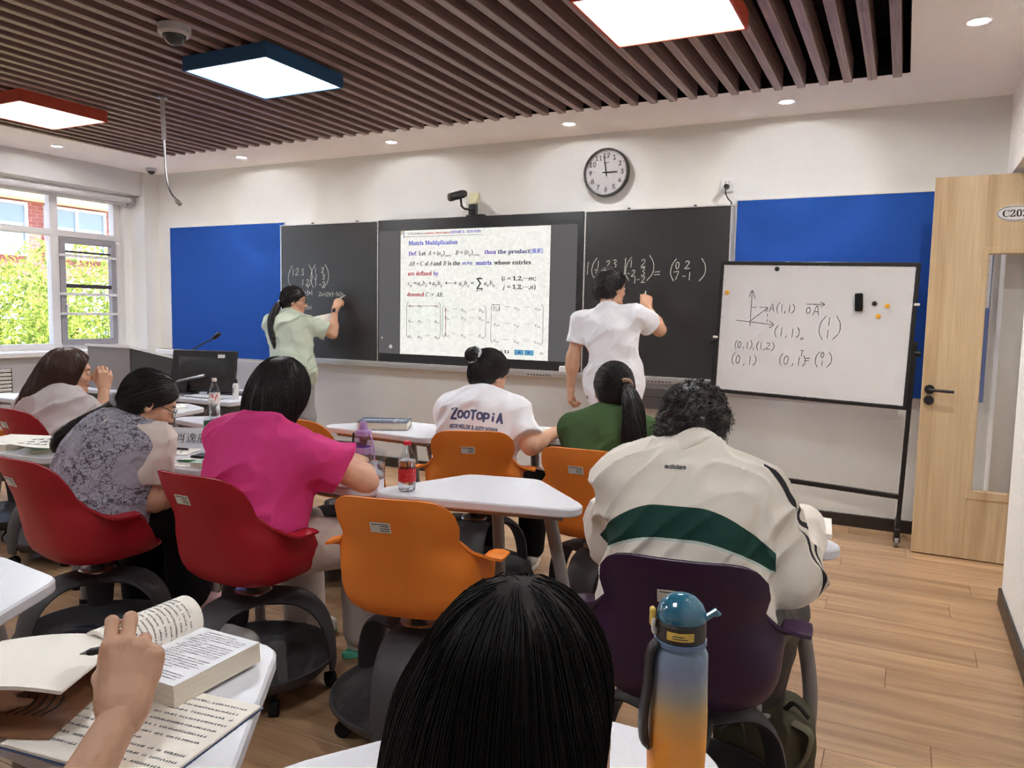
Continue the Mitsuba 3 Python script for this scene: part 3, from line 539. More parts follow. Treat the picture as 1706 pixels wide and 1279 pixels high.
put(sg, 'plate', frame(ext(el, .005), (0, 5.1148, 0), (1, 0, 0), (0, 0, 1), (0, -1, 0)), 'm_white'); put(sg, 'border', frame(ext(el.buffer(-.004).difference(el.buffer(-.0065)), .0008, .005), (0, 5.1148, 0), (1, 0, 0), (0, 0, 1), (0, -1, 0)), 'm_black', False)
put(sg, 'number', frame(ext(fit(glyphs(mb('C202')), .45, 1.968, .037, .12), .0008, .005), (0, 5.1148, 0), (1, 0, 0), (0, 0, 1), (0, -1, 0)), 'm_black', False)
nt = thing('notice_sheet', 'printed notice sheet seen through the door glass', 'paper')
put(nt, 'sheet', box(.30, .455, FY - .0145, FY - .0125, 1.47, 1.80), 'm_white', False)
put(nt, 'lines', cat([box(.315, .44 - .03 * ((k * 7) % 3), FY - .0152, FY - .0145, 1.5 + .028 * k, 1.506 + .028 * k) for k in range(10)]), 'm_ink', False)
# ------------------------------------------------------------------ whiteboard on its stand
wb = thing('whiteboard', 'white board on a black wheeled stand with hand written vectors', 'whiteboard')
Z = np.array([0.026, 0, .99966]); X = np.array([.99966, 0, -.026]); O = np.array([-1.130, 5.262, .890])
X = np.array([.9965, -.079, -.026]); X /= np.linalg.norm(X); Yv = np.cross(Z, X); Yv /= np.linalg.norm(Yv); Z = np.cross(X, Yv)
def W(m): return frame(m, O, X, Z, -Yv)     # drawn in (along, up, out towards the room)
WW, WH = 1.165, .855
put(wb, 'panel', W(box(.0, WW, .0, WH, -.018, -.002)), 'm_white', False)
put(wb, 'frame', cat([W(box(-.012, .012, -.012, WH + .012, -.025, .006, .004)), W(box(WW - .012, WW + .012, -.012, WH + .012, -.025, .006, .004)), W(box(-.012, WW + .012, -.012, .012, -.025, .006, .004)), W(box(-.012, WW + .012, WH - .012, WH + .012, -.025, .006, .004))]), 'm_black')
def ink(lines, w=.004):
    g0 = strokes(lines, w)
    for g in getattr(g0, 'geoms', [g0]): put(wb, 'pen_mark', W(ext(g, .0008, -.002)), 'm_ink', False)
def q(x, z):
    d = np.array([x, 5.24, z]) - O; return (d @ X, d @ Z)
def qh(s, x, z, h, **k): a = q(x, z); return hand(s, a[0], a[1], h, **k)
ink([[q(-.91, 1.33), q(-.905, 1.56)], [q(-.925, 1.52), q(-.905, 1.562), q(-.885, 1.51)], [q(-1.0, 1.366), q(-.76, 1.34)], [q(-.785, 1.365), q(-.757, 1.34), q(-.785, 1.32)], [q(-.905, 1.366), q(-.80, 1.45)], [q(-.825, 1.452), q(-.80, 1.45), q(-.81, 1.425)], [q(-.90, 1.452), q(-.87, 1.452)], [q(-.85, 1.452), q(-.83, 1.452)], [q(-.80, 1.41), q(-.80, 1.395)], [q(-.80, 1.375), q(-.80, 1.36)]])
ink(qh('A', -.79, 1.425, .048) + qh('(1,1)', -.752, 1.425, .048, adv=.72) + qh('o', -.565, 1.415, .05) + qh('A', -.52, 1.405, .06) + [[q(-.56, 1.475), q(-.455, 1.475)], [q(-.48, 1.49), q(-.452, 1.475), q(-.475, 1.46)]])
ink(qh('(1,1)', -.76, 1.27, .055, adv=.9) + qh('=', -.59, 1.24, .03) + qh('(', -.50, 1.27, .115) + qh('1', -.435, 1.345, .045) + qh('1', -.44, 1.265, .045) + qh(')', -.41, 1.27, .115))
ink(qh('(0,1),(1,2)', -1.01, 1.185, .042, adv=.75)); ink(qh('(0,1)', -1.03, 1.08, .055, adv=.85)); ink(qh('(0,1)', -.72, 1.09, .055, adv=.85) + qh('T', -.585, 1.145, .035) + qh('=', -.56, 1.10, .05) + qh('(', -.505, 1.09, .075) + qh('0', -.46, 1.14, .035) + qh('1', -.46, 1.085, .035) + qh(')', -.43, 1.09, .075))
for s in (-.02, WW + .02): put(wb, 'post', W(box(s - .013, s + .013, -.80, .40, -.05, -.022, .004)), 'm_black')
put(wb, 'crossbar', W(box(-.02, WW + .02, -.565, -.535, -.05, -.022, .004)), 'm_black')
for s in (-.02, WW + .02):
    a = O + X * s + Z * -.78 - Yv * -.03
    put(wb, 'foot', box(a[0] - .016, a[0] + .016, 5.17, 5.50, .085, .115, .004), 'm_black')
    for yy in (5.19, 5.47):
        k = put(wb, 'caster', cat([frame(trimesh.creation.cylinder(.03, .022, 24), (a[0], yy, .0305), (0, 1, 0), (0, 0, 1), (1, 0, 0))]), 'm_grey'); put(k, 'fork', cat([box(a[0] - .018, a[0] - .012, yy - .014, yy + .014, .03, .085), box(a[0] + .012, a[0] + .018, yy - .014, yy + .014, .03, .085), box(a[0] - .018, a[0] + .018, yy - .014, yy + .014, .07, .087)]), 'm_black')
    put(wb, 'tilt_knob', frame(trimesh.creation.cylinder(.018, .03, 16), O + X * (s + (.02 if s > 0 else -.02)) + Z * .33 + Yv * .035, Z, Yv, X), 'm_black')
for s, zz in ((-.012, .36), (WW + .012, .62)): put(wb, 'pen_clip', W(box(s - .016, s + .016, zz - .008, zz + .008, .004, .014, .003)), 'm_whiteplastic')
er = q(-.253, 1.49); m = M(box(-.022, .022, -.055, .055, 0, .03, .006), er[0], er[1], -.002, rz=4)
solo('board_eraser', W(m), 'm_blackmatte', 'black magnetic eraser on the whiteboard', 'eraser')
mat('m_yellow', (238, 178, 52), .4)
for (x, z), mm, lb in (((-.753, 1.70), 'm_black', 'black round magnet near the top edge of the whiteboard'), ((-.166, 1.483), 'm_black', 'black round magnet beside the eraser on the whiteboard'), ((-.095, 1.469), 'm_yellow', 'yellow round magnet rightmost on the whiteboard'), ((-.141, 1.406), 'm_yellow', 'lower yellow round magnet under the black one on the whiteboard'), ((-1.07, 1.548), 'm_yellow', 'yellow round magnet at the left edge of the whiteboard')):
    a = q(x, z); solo('magnet', W(M(lathe([(0, 0), (.0135, 0), (.0145, .004), (.0125, .009), (0, .01)], 24), a[0], a[1], -.002)), mm, lb, 'magnet', 'round magnets on the whiteboard')
# ------------------------------------------------------------------ swivel chairs
def shell_mesh():
    th = np.radians(np.arange(0, 360, 5.0)); dg = np.degrees(np.abs((th + PI) % (2 * PI) - PI)); n = len(th)
    a = .232; b = np.where(np.cos(th) > 0, .205, .235); ex = 3.0
    R = ((np.abs(np.sin(th)) / a) ** ex + (np.abs(np.cos(th)) / b) ** ex) ** (-1 / ex)
    zr = np.interp(dg, [0, 26, 38, 46, 51, 56, 61, 68, 94, 106, 118, 180], [.848, .846, .836, .802, .745, .675, .636, .622, .626, .595, .462, .448])
    zr = np.convolve(np.r_[zr[-2:], zr, zr[:2]], [.1, .2, .4, .2, .1], 'valid')
    lip = np.interp(dg, [58, 68, 92, 104], [0, 1, 1, 0])
    rows = []
    for s in np.linspace(.12, .70, 6):
        rows.append(np.stack([np.sin(th) * R * s, -np.cos(th) * R * s, np.full(n, .442 - .010 * (1 - s))], 1))
    def P(z):
        h = z - .44; q = np.clip(h / .10, 0, 1)
        r = R * (.72 + .28 * np.sqrt(np.maximum(1 - (1 - q) ** 2, 0)) + .10 * np.clip((h - .1) / .26, 0, 1))
        x = np.sin(th) * r; y = -np.cos(th) * r
        pin = .17 * np.exp(-((z - .68) / .06) ** 2) * np.clip((66 - dg) / 12, 0, 1)
        x = x * (1 - pin); y = y - .088 * np.clip((z - .5) / .34, 0, 1) ** 1.3 * (1 + np.cos(th)) / 2
        y = y + .030 * np.clip((z - .52) / .28, 0, 1) * (np.abs(x) / .2) ** 2 * (np.cos(th) > 0)
        return np.stack([x, y, z], 1)
    for t in np.linspace(0, 1, 17): rows.append(P(.444 + (zr - .444) * t))
    top = rows[-1]
    for o, dz in ((.018, .004), (.040, .004), (.062, -.002)):
        q = top.copy(); q[:, 0] += np.sign(np.sin(th)) * o * lip; q[:, 2] += dz * lip; rows.append(q)
    G = np.array(rows); m = len(G); V = G.reshape(-1, 3); idx = lambda i, j: i * n + j % n
    F = []
    for i in range(m - 1):
        for j in range(n): F += [(idx(i, j), idx(i, j + 1), idx(i + 1, j + 1)), (idx(i, j), idx(i + 1, j + 1), idx(i + 1, j))]
    V = np.vstack([V, [0, .0, .431]]); c = len(V) - 1
    for j in range(n): F.append((c, idx(0, j + 1), idx(0, j)))
    A = trimesh.Trimesh(V, np.array(F), process=False); N = np.array(A.vertex_normals); NV = len(V); F = np.array(F)
    B = V - N * .0045; A2 = V + N * .0045
    E = np.array([f for j in range(n) for f in ((idx(m - 1, j), idx(m - 1, j + 1), NV + idx(m - 1, j + 1)), (idx(m - 1, j), NV + idx(m - 1, j + 1), NV + idx(m - 1, j)))])
    M_ = trimesh.Trimesh(np.vstack([A2, B]), np.vstack([F, F[:, ::-1] + NV, E]), process=False)
    return M_, P(np.full(n, .755))[0], P(np.full(n, .775))[0]
shm, s1, s2 = shell_mesh()
PL = lambda m, sm=32: mikit.ply(m, None, sm)
def wheel(x, y, r=.027, w=.030, a=0): return frame(trimesh.creation.cylinder(r, w, 18), (x, y, r + .0005), (-math.sin(a), math.cos(a), 0), (0, 0, 1), (math.cos(a), math.sin(a), 0))
cparts = [('shell', PL(shm, 40), 'm_orange')]
tl = (s2 - s1) / np.linalg.norm(s2 - s1)
stk = frame(box(-.032, .032, -.018, .018, 0, .0008), s1 + np.array([-.015, -.0055, 0]), (1, 0, 0), tl, np.cross((1, 0, 0), tl))
if np.cross((1, 0, 0), tl)[1] > 0: stk = frame(box(-.032, .032, -.018, .018, -.0008, 0), s1 + np.array([-.015, -.0055, 0]), (1, 0, 0), tl, np.cross((1, 0, 0), tl))
lns = cat([frame(box(x0, .027, z, z + .0022, -.0016, .0016), s1 + np.array([-.015, -.0055, 0]), (1, 0, 0), tl, np.cross((1, 0, 0), tl)) for x0, z in ((-.027, .011), (.0, .004), (.0, -.004), (.0, -.012))])
cparts.append(('asset_label', PL(stk, False), 'm_label', [('print_lines', PL(lns, False), 'm_ink')]))
cparts.append(('swivel', PL(cat([M(lathe([(0, .372), (.062, .372), (.066, .366), (.066, .36), (0, .36)], 32)), ]), 32), 'm_chrome', [('column', PL(cat([M(lathe([(0, .425), (.03, .425), (.026, .372), (0, .372)], 20)), M(lathe([(0, .444), (.085, .438), (.08, .425), (0, .423)], 24))]), 32), 'm_black')]))
for k in range(3):
    a = math.radians(-90 + 120 * k); d = np.array([math.cos(a), math.sin(a)])
    pth = spline([(*(d * r), z) for r, z in ((.0, .343), (.09, .345), (.17, .335), (.235, .285), (.272, .20), (.283, .10), (.283, .07))], 20)
    lg = tube(pth, np.interp(np.linspace(0, 1, 20), [0, .3, .7, 1], [.085, .072, .052, .036]), 12, sq=.28)
    kids = [('caster', PL(cat([wheel(d[0] * .275 + .0, d[1] * .275, a=a + .6)]), 32), 'm_blackmatte')]
    cparts.append(('leg', PL(lg, 50), 'm_cbase', kids))
cparts.append(('tray', PL(lathe([(0, .078), (.20, .078), (.25, .095), (.285, .130), (.292, .130), (.292, .118), (.262, .082), (.205, .060), (0, .060)], 56), 40), 'm_cbase'))
for k in range(3):
    a = math.radians(-30 + 120 * k); cparts.append(('caster', PL(cat([wheel(.245 * math.cos(a), .245 * math.sin(a), a=a + 1.1), M(trimesh.creation.cylinder(.012, .03, 12), .235 * math.cos(a), .235 * math.sin(a), .06)]), 32), 'm_blackmatte'))
def chair(x, y, h, color, label, group=None):
    return stamp(cparts, 'swivel_chair', label, 'chair', group, place(x, y, 0, h), {'m_orange': color})
chair(-2.74, 1.87, -6, 'm_red', 'red plastic shell swivel chair under the girl in the grey denim vest')
chair(-2.05, 2.00, 0, 'm_red', 'red plastic shell swivel chair under the person in the pink t-shirt')
chair(-1.37, 2.06, 13, 'm_orange', 'empty orange plastic shell swivel chair in front of the table with the red capped bottle')
chair(-1.857, 3.272, 26, 'm_orange', 'orange plastic shell swivel chair under the person with the lettered white shirt')
chair(-1.15, 3.14, 3, 'm_orange', 'orange plastic shell swivel chair under the girl in the dark green shirt')
chair(-.46, 1.945, 9, 'm_purple', 'dark purple plastic shell swivel chair under the person in the white and green jacket')
chair(-4.10, 2.62, -4, 'm_red', 'red plastic shell swivel chair behind the girl with long brown hair')
chair(-3.16, 2.66, -4, 'm_orange', 'empty orange swivel chair half hidden behind the girl in the denim vest')
chair(-2.60, 3.16, -12, 'm_orange', 'empty orange swivel chair beside the table with the thick dark blue book')
chair(-4.78, 2.72, -6, 'm_orange', 'empty orange swivel chair by the window, past the red one')
# ------------------------------------------------------------------ tables
TP = Polygon([(-.30, .07), (.30, .07), (.105, .36), (-.105, .36)]).buffer(.07, 16)
tparts = [('tabletop', PL(bevel_slab(TP, .716, .746, .005), 30), 'm_table')]
tparts.append(('underframe', PL(bevel_slab(TP.buffer(-.06), .690, .716, .003), 30), 'm_leg'))
def tleg(x, y, ox, oy, name='leg'):
    p = spline([(x, y, .70), (x + ox * .75, y + oy * .75, .40), (x + ox * 1.02, y + oy * 1.02, .235), (x + ox, y + oy, .06)], 16)
    f = PL(cat([tube([(x + ox, y + oy, .075), (x + ox, y + oy, .005), (x + ox, y + oy, .001)], [.0235, .0255, .02], 14)]), 32)
    return (name, PL(tube(p, np.interp(np.linspace(0, 1, 16), [0, 1], [.024, .020]), 16), 40), 'm_leg', [('foot', f, 'm_blackmatte')])
tparts += [tleg(.225, .20, .09, .0), tleg(-.225, .20, -.09, .0), tleg(0, .33, 0, .07)]
TZ = .7462
def table(x, y, h, label): return stamp(tparts, 'trapezoid_table', label, 'table', None, place(x, y, 0, h))
table(-1.27, 2.21, 12, 'white trapezoid table with the red capped water bottle on it')
table(-.485, 2.20, 6, 'white trapezoid table under the arms of the person in the white and green jacket')
table(-1.91, .67, -6, 'white trapezoid table with nothing on it, cut by the picture edge')
table(-1.15, .62, 1, 'white trapezoid table with the open textbook and the notebook')
table(-.37, .68, 0, 'white trapezoid table with the tall blue and orange bottle')
table(-2.02, 2.14, 3, 'white trapezoid table in front of the person in the pink t-shirt')
table(-2.77, 2.07, 1, 'white trapezoid table with the paper name card')
table(-3.50, 1.90, 4, 'white trapezoid table with a loose pile of papers')
table(-3.36, 2.95, -10, 'white trapezoid table with the open magazine and a water bottle')
table(-4.22, 3.10, -20, 'white trapezoid table in front of the girl with long brown hair')
table(-5.36, 3.05, 0, 'white trapezoid table nearest the radiator cover')
table(-2.46, 3.24, -3, 'white trapezoid table with the thick dark blue book')
table(-1.68, 3.52, 20, 'white trapezoid table in front of the person with the lettered white shirt')
table(-1.02, 3.42, 2, 'white trapezoid table in front of the girl in the dark green shirt')
# ------------------------------------------------------------------ podium desk
pd = thing('podium_desk', 'white topped podium desk with a dark grey lectern box by the window', 'desk')
put(pd, 'desktop', box(-5.52, -3.95, 3.66, 4.38, .728, .762, .006), 'm_table')
put(pd, 'apron', box(-5.50, -3.98, 3.70, 4.36, .60, .727), 'm_greydark')
for x in (-5.45, -4.02): put(pd, 'side_panel', box(x - .02, x + .02, 3.74, 4.34, .0, .60, .003), 'm_grey')
put(pd, 'front_panel', box(-5.43, -4.3, 4.28, 4.31, .0, .60), 'm_grey')
lc = put(pd, 'lectern_box', hullmesh([(x, y, z) for x in (-5.50, -5.03) for y, z in ((3.73, .763), (3.73, 1.075), (4.36, .763), (4.36, .92))]), 'm_grey', False, label='grey lectern box with a sloping top')
put(lc, 'side_cover', hullmesh([(x, y, z) for x in (-5.029, -5.018) for y, z in ((3.74, .764), (3.74, 1.073), (4.36, .764), (4.36, .918))]), 'm_greydark', False, label='dark side panel')
put(lc, 'top_board', hullmesh([(x, y, z + q) for x in (-5.515, -5.012) for y, z in ((3.72, 1.077), (4.37, .916)) for q in (0, .018)]), 'm_whiteplastic', False)
put(pd, 'back_screen', bevel_slab(sbox(-.27, -.12, .27, .12).buffer(.0), 0, .02, .003) if False else frame(ext(sbox(-.24, -.09, .24, .12).buffer(.03), .02), (-4.30, 4.33, .83), (1, 0, 0), (0, 0, 1), (0, -1, 0)), 'm_lightgrey', label='light grey rounded rear screen')
tp = thing('desk_telephone', 'light grey ribbed device lying on the lectern slope', 'device')
put(tp, 'body', M(box(-.16, .16, -.07, .07, 0, .05, .012), -5.17, 4.24, .985, rx=-14), 'm_lightgrey')
for k in range(9): put(tp, 'rib', M(box(-.13 + .03 * k, -.115 + .03 * k, -.06, .06, .05, .056, .002), -5.17, 4.24, .985, rx=-14), 'm_grey')
gm = thing('desk_microphone', 'black gooseneck microphone standing on the podium desk', 'microphone')
put(gm, 'base', M(box(-.05, .05, -.06, .06, 0, .03, .008), -4.93, 4.0, .763), 'm_black')
put(gm, 'gooseneck', tube(spline([(-4.93, 4.0, .79), (-4.93, 4.02, .90), (-4.85, 4.08, 1.03), (-4.70, 4.16, 1.13), (-4.66, 4.18, 1.155)], 18), .0055, 8), 'm_black')
put(gm, 'capsule', tube([(-4.672, 4.174, 1.147), (-4.655, 4.183, 1.16), (-4.625, 4.195, 1.185), (-4.615, 4.2, 1.19)], [.01, .017, .017, .008], 14), 'm_black')
mn = thing('monitor', 'black computer monitor seen from behind on the podium desk', 'monitor')
Mt = lambda m: M(M(m, rx=-9), -4.49, 3.93, .925, rz=16)
put(mn, 'back_cover', Mt(box(-.255, .255, -.012, .012, -.15, .15, .006)), 'm_black'); put(mn, 'bulge', Mt(hullmesh([(x, y, z) for x, z, y in ((-.2, -.12, -.012), (.2, -.12, -.012), (-.2, .10, -.012), (.2, .10, -.012), (-.14, -.09, -.03), (.14, -.09, -.03), (-.14, .06, -.03), (.14, .06, -.03))])), 'm_black')
put(mn, 'asset_label', Mt(box(.11, .165, -.0135, -.0121, .08, .122)), 'm_label'); put(mn, 'screen', Mt(box(-.24, .24, .0121, .0135, -.13, .14)), 'm_bezel')
put(mn, 'stand_arm', tube([(-4.44, 3.90, .90), (-4.62, 3.82, .85), (-4.66, 3.81, .835)], [.03, .03, .02], 8, sq=.45), 'm_steel'); put(mn, 'stand_post', tube([(-4.60, 3.85, .763), (-4.59, 3.85, .855)], .02, 14), 'm_black'); put(mn, 'stand_base', M(lathe([(0, 0), (.10, 0), (.10, .008), (.03, .016), (0, .016)], 28), -4.60, 3.85, .763), 'm_black')
kb = thing('keyboard', 'black computer keyboard on the podium desk', 'keyboard'); put(kb, 'case', M(box(-.2, .2, -.06, .06, 0, .012, .004), -4.27, 4.02, .763, rz=14), 'm_black')
for r in range(4): put(kb, 'key_row', M(box(-.19, .19, -.052 + .027 * r, -.030 + .027 * r, .012, .017, .002), -4.27, 4.02, .763, rz=14), 'm_bezel')
ac = thing('paper_tray', 'clear acrylic tray with sheets on the podium desk edge', 'tray'); put(ac, 'tray', M(cat([box(-.2, .2, -.05, .05, 0, .003), box(-.2, .2, -.05, -.047, 0, .022), box(-.2, -.197, -.05, .05, 0, .022), box(.197, .2, -.05, .05, 0, .022)]), -4.28, 3.745, .763, rz=3), 'm_clear', False); put(ac, 'sheets', M(box(-.15, .17, -.04, .06, .0035, .009), -4.28, 3.745, .763, rz=3), 'm_white')
cb = thing('cleaner_bottle', 'slim white spray bottle with a black cap on the podium desk', 'bottle'); put(cb, 'body', M(lathe([(0, 0), (.018, 0), (.019, .01), (.019, .10), (.012, .112), (0, .112)], 24), -4.02, 3.78, .763), 'm_white'); put(cb, 'cap', M(lathe([(0, .112), (.012, .112), (.013, .118), (.011, .14), (0, .142)], 20), -4.02, 3.78, .763), 'm_black')
put(cb, 'label_print', M(cat([box(-.006, .006, -.0198, -.0188, .05 + .012 * k, .056 + .012 * k) for k in range(3)]), -4.02, 3.78, .763), 'm_ink')
# ------------------------------------------------------------------ bottles
mat('m_glabel', (28, 98, 62), .5); mat('m_rlabel', (176, 32, 38), .5); mat('m_redcap', (196, 28, 50), .4); mat('m_wlabel', (232, 226, 226), .5); mat('m_lilac', (176, 140, 196), .4)
scene['m_lilacclear'] = {'type': 'thindielectric', 'int_ior': 1.45, 'specular_transmittance': rgb((.80, .70, .88))}
scene['m_mint'] = {'type': 'dielectric', 'int_ior': 1.33, 'specular_transmittance': rgb((.72, .92, .84))}
def bottle(x, y, h, r, label, capm, lm, zl, zw=.6, text=None, tm='m_wlabel', rz=0):
    t = thing('water_bottle', label, 'bottle'); pr = [(0, .0), (.75, .0), (.97, .03), (1, .06), (1, .30), (.94, .33), (1, .36), (1, .62), (.9, .70), (.62, .80), (.40, .87), (.36, .89), (.36, .93)]
    put(t, 'body', M(lathe([(a * r, b * h) for a, b in pr], 36), x, y, TZ), 'm_clear', 40)
    put(t, 'water', M(lathe([(0, .006)] + [(a * r - .0015, max(b, .012) * h) for a, b in pr[1:] if b < zw] + [(.985 * r - .0015, zw * h), (0, zw * h)], 32), x, y, TZ), 'm_water', 40)
    put(t, 'cap', M(lathe([(0, 1.0 * h), (.40 * r, 1.0 * h), (.44 * r, .985 * h), (.44 * r, .925 * h), (0, .925 * h)], 24), x, y, TZ), capm)
    lb = put(t, 'label', M(lathe([(r * 1.004, zl[0] * h), (r * 1.012, zl[0] * h), (r * 1.012, zl[1] * h), (r * 1.004, zl[1] * h)], 40), x, y, TZ), lm)
    if text:
        g = glyphs(text[0], text[1]); hh = (zl[1] - zl[0]) * h * text[2]; w = (g.bounds[2] - g.bounds[0]) * hh; m = ext(fit(g, -w / 2, 0, hh, w), .0006); V = m.vertices.copy()
        a = V[:, 0] / r + math.radians(rz); m.vertices = np.stack([x + (r * 1.013 + V[:, 2]) * np.sin(a), y - (r * 1.013 + V[:, 2]) * np.cos(a), TZ + zl[0] * h + .3 * (zl[1] - zl[0]) * h + V[:, 1]], 1); put(lb, 'print', m, tm, False)
bottle(-2.70, 2.40, .235, .033, 'clear water bottle with a green label beside the name card', 'm_whiteplastic', 'm_glabel', (.36, .58), .55, ("C'estbon", 'Inter.woff2', .34), rz=48)
bottle(-3.45, 3.09, .24, .030, 'clear water bottle with a red and white label near the podium', 'm_whiteplastic', 'm_wlabel', (.40, .66), .6, ('V', 'Inter.woff2', .55), 'm_redcap', 48)
bottle(-1.545, 2.235, .178, .0315, 'small clear water bottle with a red cap and red label', 'm_redcap', 'm_rlabel', (.20, .46), .62, ('三', CJK, .55), rz=58)
cu = thing('sports_bottle', 'purple lidded clear sports bottle with mint green water', 'bottle'); cx, cy = -1.945, 2.50
put(cu, 'body', M(lathe([(0, 0), (.036, 0), (.039, .01), (.039, .085), (.036, .10), (.039, .112), (.038, .135), (.034, .15)], 36), cx, cy, TZ, s=.86), 'm_lilacclear', 40); put(cu, 'drink', M(lathe([(0, .004), (.035, .004), (.0375, .012), (.0375, .06), (0, .06)], 32), cx, cy, TZ, s=.86), 'm_mint', 40)
put(cu, 'grip_band', M(lathe([(.0395, .062), (.041, .064), (.041, .092), (.0395, .094)], 36), cx, cy, TZ, s=.86), 'm_lilac'); put(cu, 'lid', M(lathe([(0, .190), (.020, .190), (.022, .175), (.036, .172), (.038, .165), (.038, .148), (0, .148)], 36), cx, cy, TZ, s=.86), 'm_lilac'); put(cu, 'spout', M(lathe([(0, .215), (.014, .213), (.018, .20), (.018, .188), (0, .188)], 24), cx, cy, TZ, s=.86), 'm_lilac')
put(cu, 'strap', tube(spline([(cx + .033, cy, TZ + .138), (cx + .055, cy - .01, TZ + .105), (cx + .07, cy - .02, TZ + .06), (cx + .085, cy - .04, TZ + .012)], 14), .004, 6), 'm_lilac')
jg = thing('plastic_cup', 'clear plastic cup standing next to the elbow on the pink shirt table', 'cup'); put(jg, 'body', M(lathe([(0, 0), (.034, 0), (.038, .11), (.0385, .11), (.037, .112)], 36), -1.765, 2.345, TZ), 'm_clear', 40); put(jg, 'water', M(lathe([(0, .003), (.033, .003), (.0355, .06), (0, .06)], 32), -1.765, 2.345, TZ), 'm_water', 40)
# ------------------------------------------------------------------ tall bottle on the nearest table
BX, BY = -.234, .955
def grad(z, stops):
    zs = [s[0] for s in stops]; return np.stack([np.interp(z, zs, [lin(s[1])[k] for s in stops]) for k in range(3)], 1)
scene['m_bluelid'] = {'type': 'principled', 'base_color': rgb(lin((60, 120, 150))), 'roughness': .06, 'spec_trans': .55, 'specular': .6, 'eta': 1.4} if False else None
del scene['m_bluelid']; mat('m_bluelid', (28, 92, 118), .08, spec=.9, clearcoat=1.0, clearcoat_gloss=.95)
mat('m_vbottle', 0, .42, tex=VC, spec=.4); mat('m_lidbase', (44, 36, 34), .45); mat('m_gold', (206, 176, 84), .45)
tb = thing('tall_sports_bottle', 'tall sports bottle fading from grey blue to orange, with a blue lid and black strap', 'bottle')
zz = np.r_[0, .004, np.linspace(.01, .195, 30), .205, .213, .217]; rr = np.r_[0, .034, np.full(30, .0372), .0355, .031, .0295]; rr[2:32] -= .0012 * np.cos(np.linspace(0, 2 * PI, 30)) 
bm = lathe(np.stack([rr, zz], 1), 48)
put(tb, 'body', M(bm, BX, BY, TZ), 'm_vbottle', True, color=grad(np.array(bm.vertices)[:, 2], [(.0, (226, 146, 46)), (.09, (222, 146, 56)), (.135, (186, 150, 96)), (.155, (150, 148, 138)), (.185, (122, 134, 160)), (.217, (116, 138, 162))]))
put(tb, 'neck_ring', M(lathe([(.029, .216), (.0335, .217), (.0335, .223), (.029, .224)], 40), BX, BY, TZ), 'm_slate' if False else 'm_steelblue' if 'm_steelblue' in scene else mat('m_steelblue', (92, 116, 146), .4))
lb = put(tb, 'lid_base', M(lathe([(0, .224), (.0315, .224), (.032, .226), (.032, .245), (.030, .248), (0, .248)], 40), BX, BY, TZ), 'm_lidbase')
m = cat([box(-.017 + .0034 * k, -.017 + .0034 * (k + 1), 0, .001, 0, .0105) for k in range(10)]); V = np.array(m.vertices); a = V[:, 0] / .032 + .24; m.vertices = np.stack([BX + (.0322 + V[:, 1]) * np.sin(a), BY - (.0322 + V[:, 1]) * np.cos(a), TZ + .230 + V[:, 2]], 1); put(lb, 'gold_plate', m, 'm_gold', False)
m = cat([box(-.009, .009 - .004 * k, -.0002, .0012, .0025 + .003 * k, .0035 + .003 * k) for k in range(2)]); m = m.subdivide().subdivide(); V = np.array(m.vertices); a = V[:, 0] / .032 + .24; m.vertices = np.stack([BX + (.0324 + V[:, 1]) * np.sin(a), BY - (.0324 + V[:, 1]) * np.cos(a), TZ + .230 + V[:, 2]], 1); put(lb, 'plate_print', m, 'm_ink', False)
put(tb, 'lid_dome', M(lathe([(.030, .248), (.0315, .25), (.031, .258), (.027, .268), (.018, .277), (.008, .2805), (0, .281)], 40), BX, BY, TZ), 'm_bluelid', True)
put(tb, 'lid_hinge', M(cat([tube([(.028, -.006, .252), (.043, -.004, .262), (.046, -.004, .257)], .0045, 10)]), BX, BY, TZ, rz=20), 'm_bluelid')
put(tb, 'lock_button', M(box(-.040, -.033, -.006, .006, .238, .262, .002), BX, BY, TZ, rz=25), 'm_gold'); put(tb, 'lock_wire', M(tube(spline([(-.036, -.008, .25), (-.037, -.01, .238), (-.035, -.01, .232), (-.033, -.004, .236)], 10), .0025, 8), BX, BY, TZ, rz=25), 'm_label')
put(tb, 'strap', M(tube(spline([(-.028, -.016, .222), (-.036, -.02, .205), (-.0385, -.02, .16), (-.042, -.021, .12), (-.040, -.021, .09), (-.034, -.021, .078)], 20), np.interp(np.linspace(0, 1, 20), [0, .2, .8, 1], [.009, .011, .012, .004]), 12, sq=.45), BX, BY, TZ, rz=12), 'm_black')
